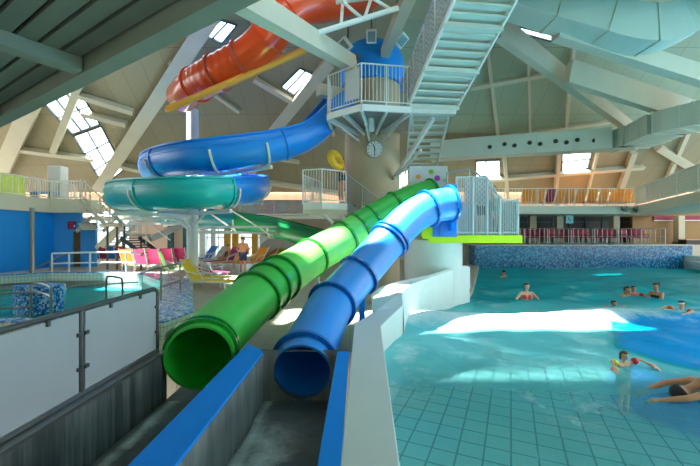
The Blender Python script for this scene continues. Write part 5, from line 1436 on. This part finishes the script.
# swimmers
def swimmer(label, px, wl, hh, rz, pose=None, **kw):
    """px of the body, wl = waterline pixel, hh = head-top pixel"""
    Y = (EYE - WZ) * F / (wl - 233); p = P(px, hh, Y); h = kw.get('h', 1.65)
    return person(label, (p.x, Y, p.z - h * 1.0), rz, pose, **kw)
ARMS = dict(elL=(-.34, .12, 1.22), wrL=(-.30, .36, 1.16), elR=(.36, .08, 1.22), wrR=(.50, .26, 1.14))
swimmer('woman in a red bikini top standing chest deep in the wave pool', 526.5, 298.5, 283, 176, ARMS, h=1.62, skin='skin_pale', hair='hair_brown', wear=(('bikini_top', 'swim_red'),), female=True)
swimmer('dark head of a swimmer far back by the entry platform', 504, 276, 270, 20, None, h=1.7, face=False)
swimmer('dark-haired adult swimming beside a child in a red armband', 626.5, 296, 286.5, 200, ARMS, h=1.7)
swimmer('child with red armbands held close to the dark-haired adult', 633.5, 296, 286, 150, dict(elL=(-.42, .1, 1.3), wrL=(-.5, .3, 1.3), elR=(.42, .1, 1.3), wrR=(.5, .3, 1.3)), h=1.15, wear=(('armband', 'arm_red'), ('swimsuit', 'swim_red')))
swimmer('woman with dark hair in a bun and black swimsuit standing in profile', 656.5, 298.5, 283, 100, dict(elL=(-.24, .1, 1.14), wrL=(-.2, .3, 1.05), elR=(.24, .1, 1.14), wrR=(.2, .3, 1.05)), h=1.66, wear=(('swimsuit', 'swim_black'),), female=True, bun=True)
T90 = dict(elL=(-.43, .06, 1.52), wrL=(-.56, .25, 1.44), elR=(.43, .06, 1.52), wrR=(.56, .25, 1.44))
swimmer('swimming child with a bright red armband on each arm', 613.5, 309, 300.5, 185, T90, h=1.2, wear=(('armband', 'arm_red'),), hair='hair_dark')
swimmer('swimmer in a white cap with orange armbands near the right edge', 682, 315, 301, 110, dict(elL=(-.36, .22, 1.50), wrL=(-.3, .5, 1.42), elR=(.4, .05, 1.50), wrR=(.45, .3, 1.42)), h=1.4, skin='skin_pale', wear=(('armband', 'arm_orange'), ('cap', 'sign_white')))
swimmer('small child with yellow and red armbands swimming in the deep blue water', 623.5, 366.5, 351, 190, T90, h=1.0, skin='skin_pale', hair='hair_brown', wear=(('armband', ('arm_red', 'arm_yellow')), ('swimsuit', 'swim_black')), female=True)
# diver gliding in from the edge, arms stretched ahead
Yd = 4.6; pd = P(682, 392, Yd)
PR = dict(head=(0, .12, 1.62), elL=(-.22, .12, 1.70), wrL=(-.14, .24, 1.96), elR=(.25, .12, 1.68), wrR=(.2, .26, 1.92), toL=(-.1, -.1, -.05), toR=(.1, -.1, -.05))
r = person('dark-haired swimmer gliding with both arms stretched out ahead', (0, 0, 0), 0, PR, tilt=(-82, 0, 0), wear=(('swim_shorts', 'dot_green'),))
ang = math.radians(80)
r.rotation_euler = (0, 0, ang)
hd = Matrix.Rotation(ang, 3, 'Z') @ (Matrix.Rotation(math.radians(-82), 3, 'X') @ V((0, .12, 1.62)))
r.location = pd - hd
WORLD, SUNE, EXPO = 6.0, 80.0, -.22

# ================================================================ LIGHT, CAMERA
wd = bpy.data.worlds.new('sky'); SC.world = wd; wd.use_nodes = True
nt = wd.node_tree; bg = nt.nodes['Background']
sk = nt.nodes.new('ShaderNodeTexCoord'); sp = nt.nodes.new('ShaderNodeSeparateXYZ'); nt.links.new(sk.outputs['Generated'], sp.inputs[0])
rp = nt.nodes.new('ShaderNodeValToRGB')
rp.color_ramp.elements[0].position = .0; rp.color_ramp.elements[0].color = (.45, .46, .44, 1)
e = rp.color_ramp.elements.new(.02); e.color = (.95, .97, 1.0, 1)
rp.color_ramp.elements[-1].position = .6; rp.color_ramp.elements[-1].color = (.72, .86, 1.0, 1)
nt.links.new(sp.outputs['Z'], rp.inputs['Fac']); nt.links.new(rp.outputs['Color'], bg.inputs['Color'])
bg.inputs['Strength'].default_value = WORLD
sl = bpy.data.lights.new('sun', 'SUN'); sl.energy = SUNE; sl.angle = math.radians(2.2); sl.color = (1, .96, .9)
so = bpy.data.objects.new('sun', sl); COL.objects.link(so); so.rotation_euler = SUN.to_track_quat('Z', 'Y').to_euler(); so.location = (-10, 0, 20)
cd = bpy.data.cameras.new('camera'); cam = bpy.data.objects.new('camera', cd); COL.objects.link(cam)
cam.location = (0, 0, EYE); cam.rotation_euler = (PI / 2, 0, 0)
cd.sensor_width = 36; cd.lens = F / 700 * 36; cd.clip_start = .05; cd.clip_end = 300
SC.camera = cam
vs_ = SC.view_settings
SC.display_settings.display_device = 'sRGB'
vs_.view_transform = 'Standard'; vs_.look = 'None'; vs_.gamma = 1; vs_.exposure = EXPO; vs_.use_curve_mapping = False
SC.cycles.max_bounces = 8; SC.cycles.diffuse_bounces = 5; SC.cycles.transparent_max_bounces = 12; SC.cycles.sample_clamp_indirect = 6
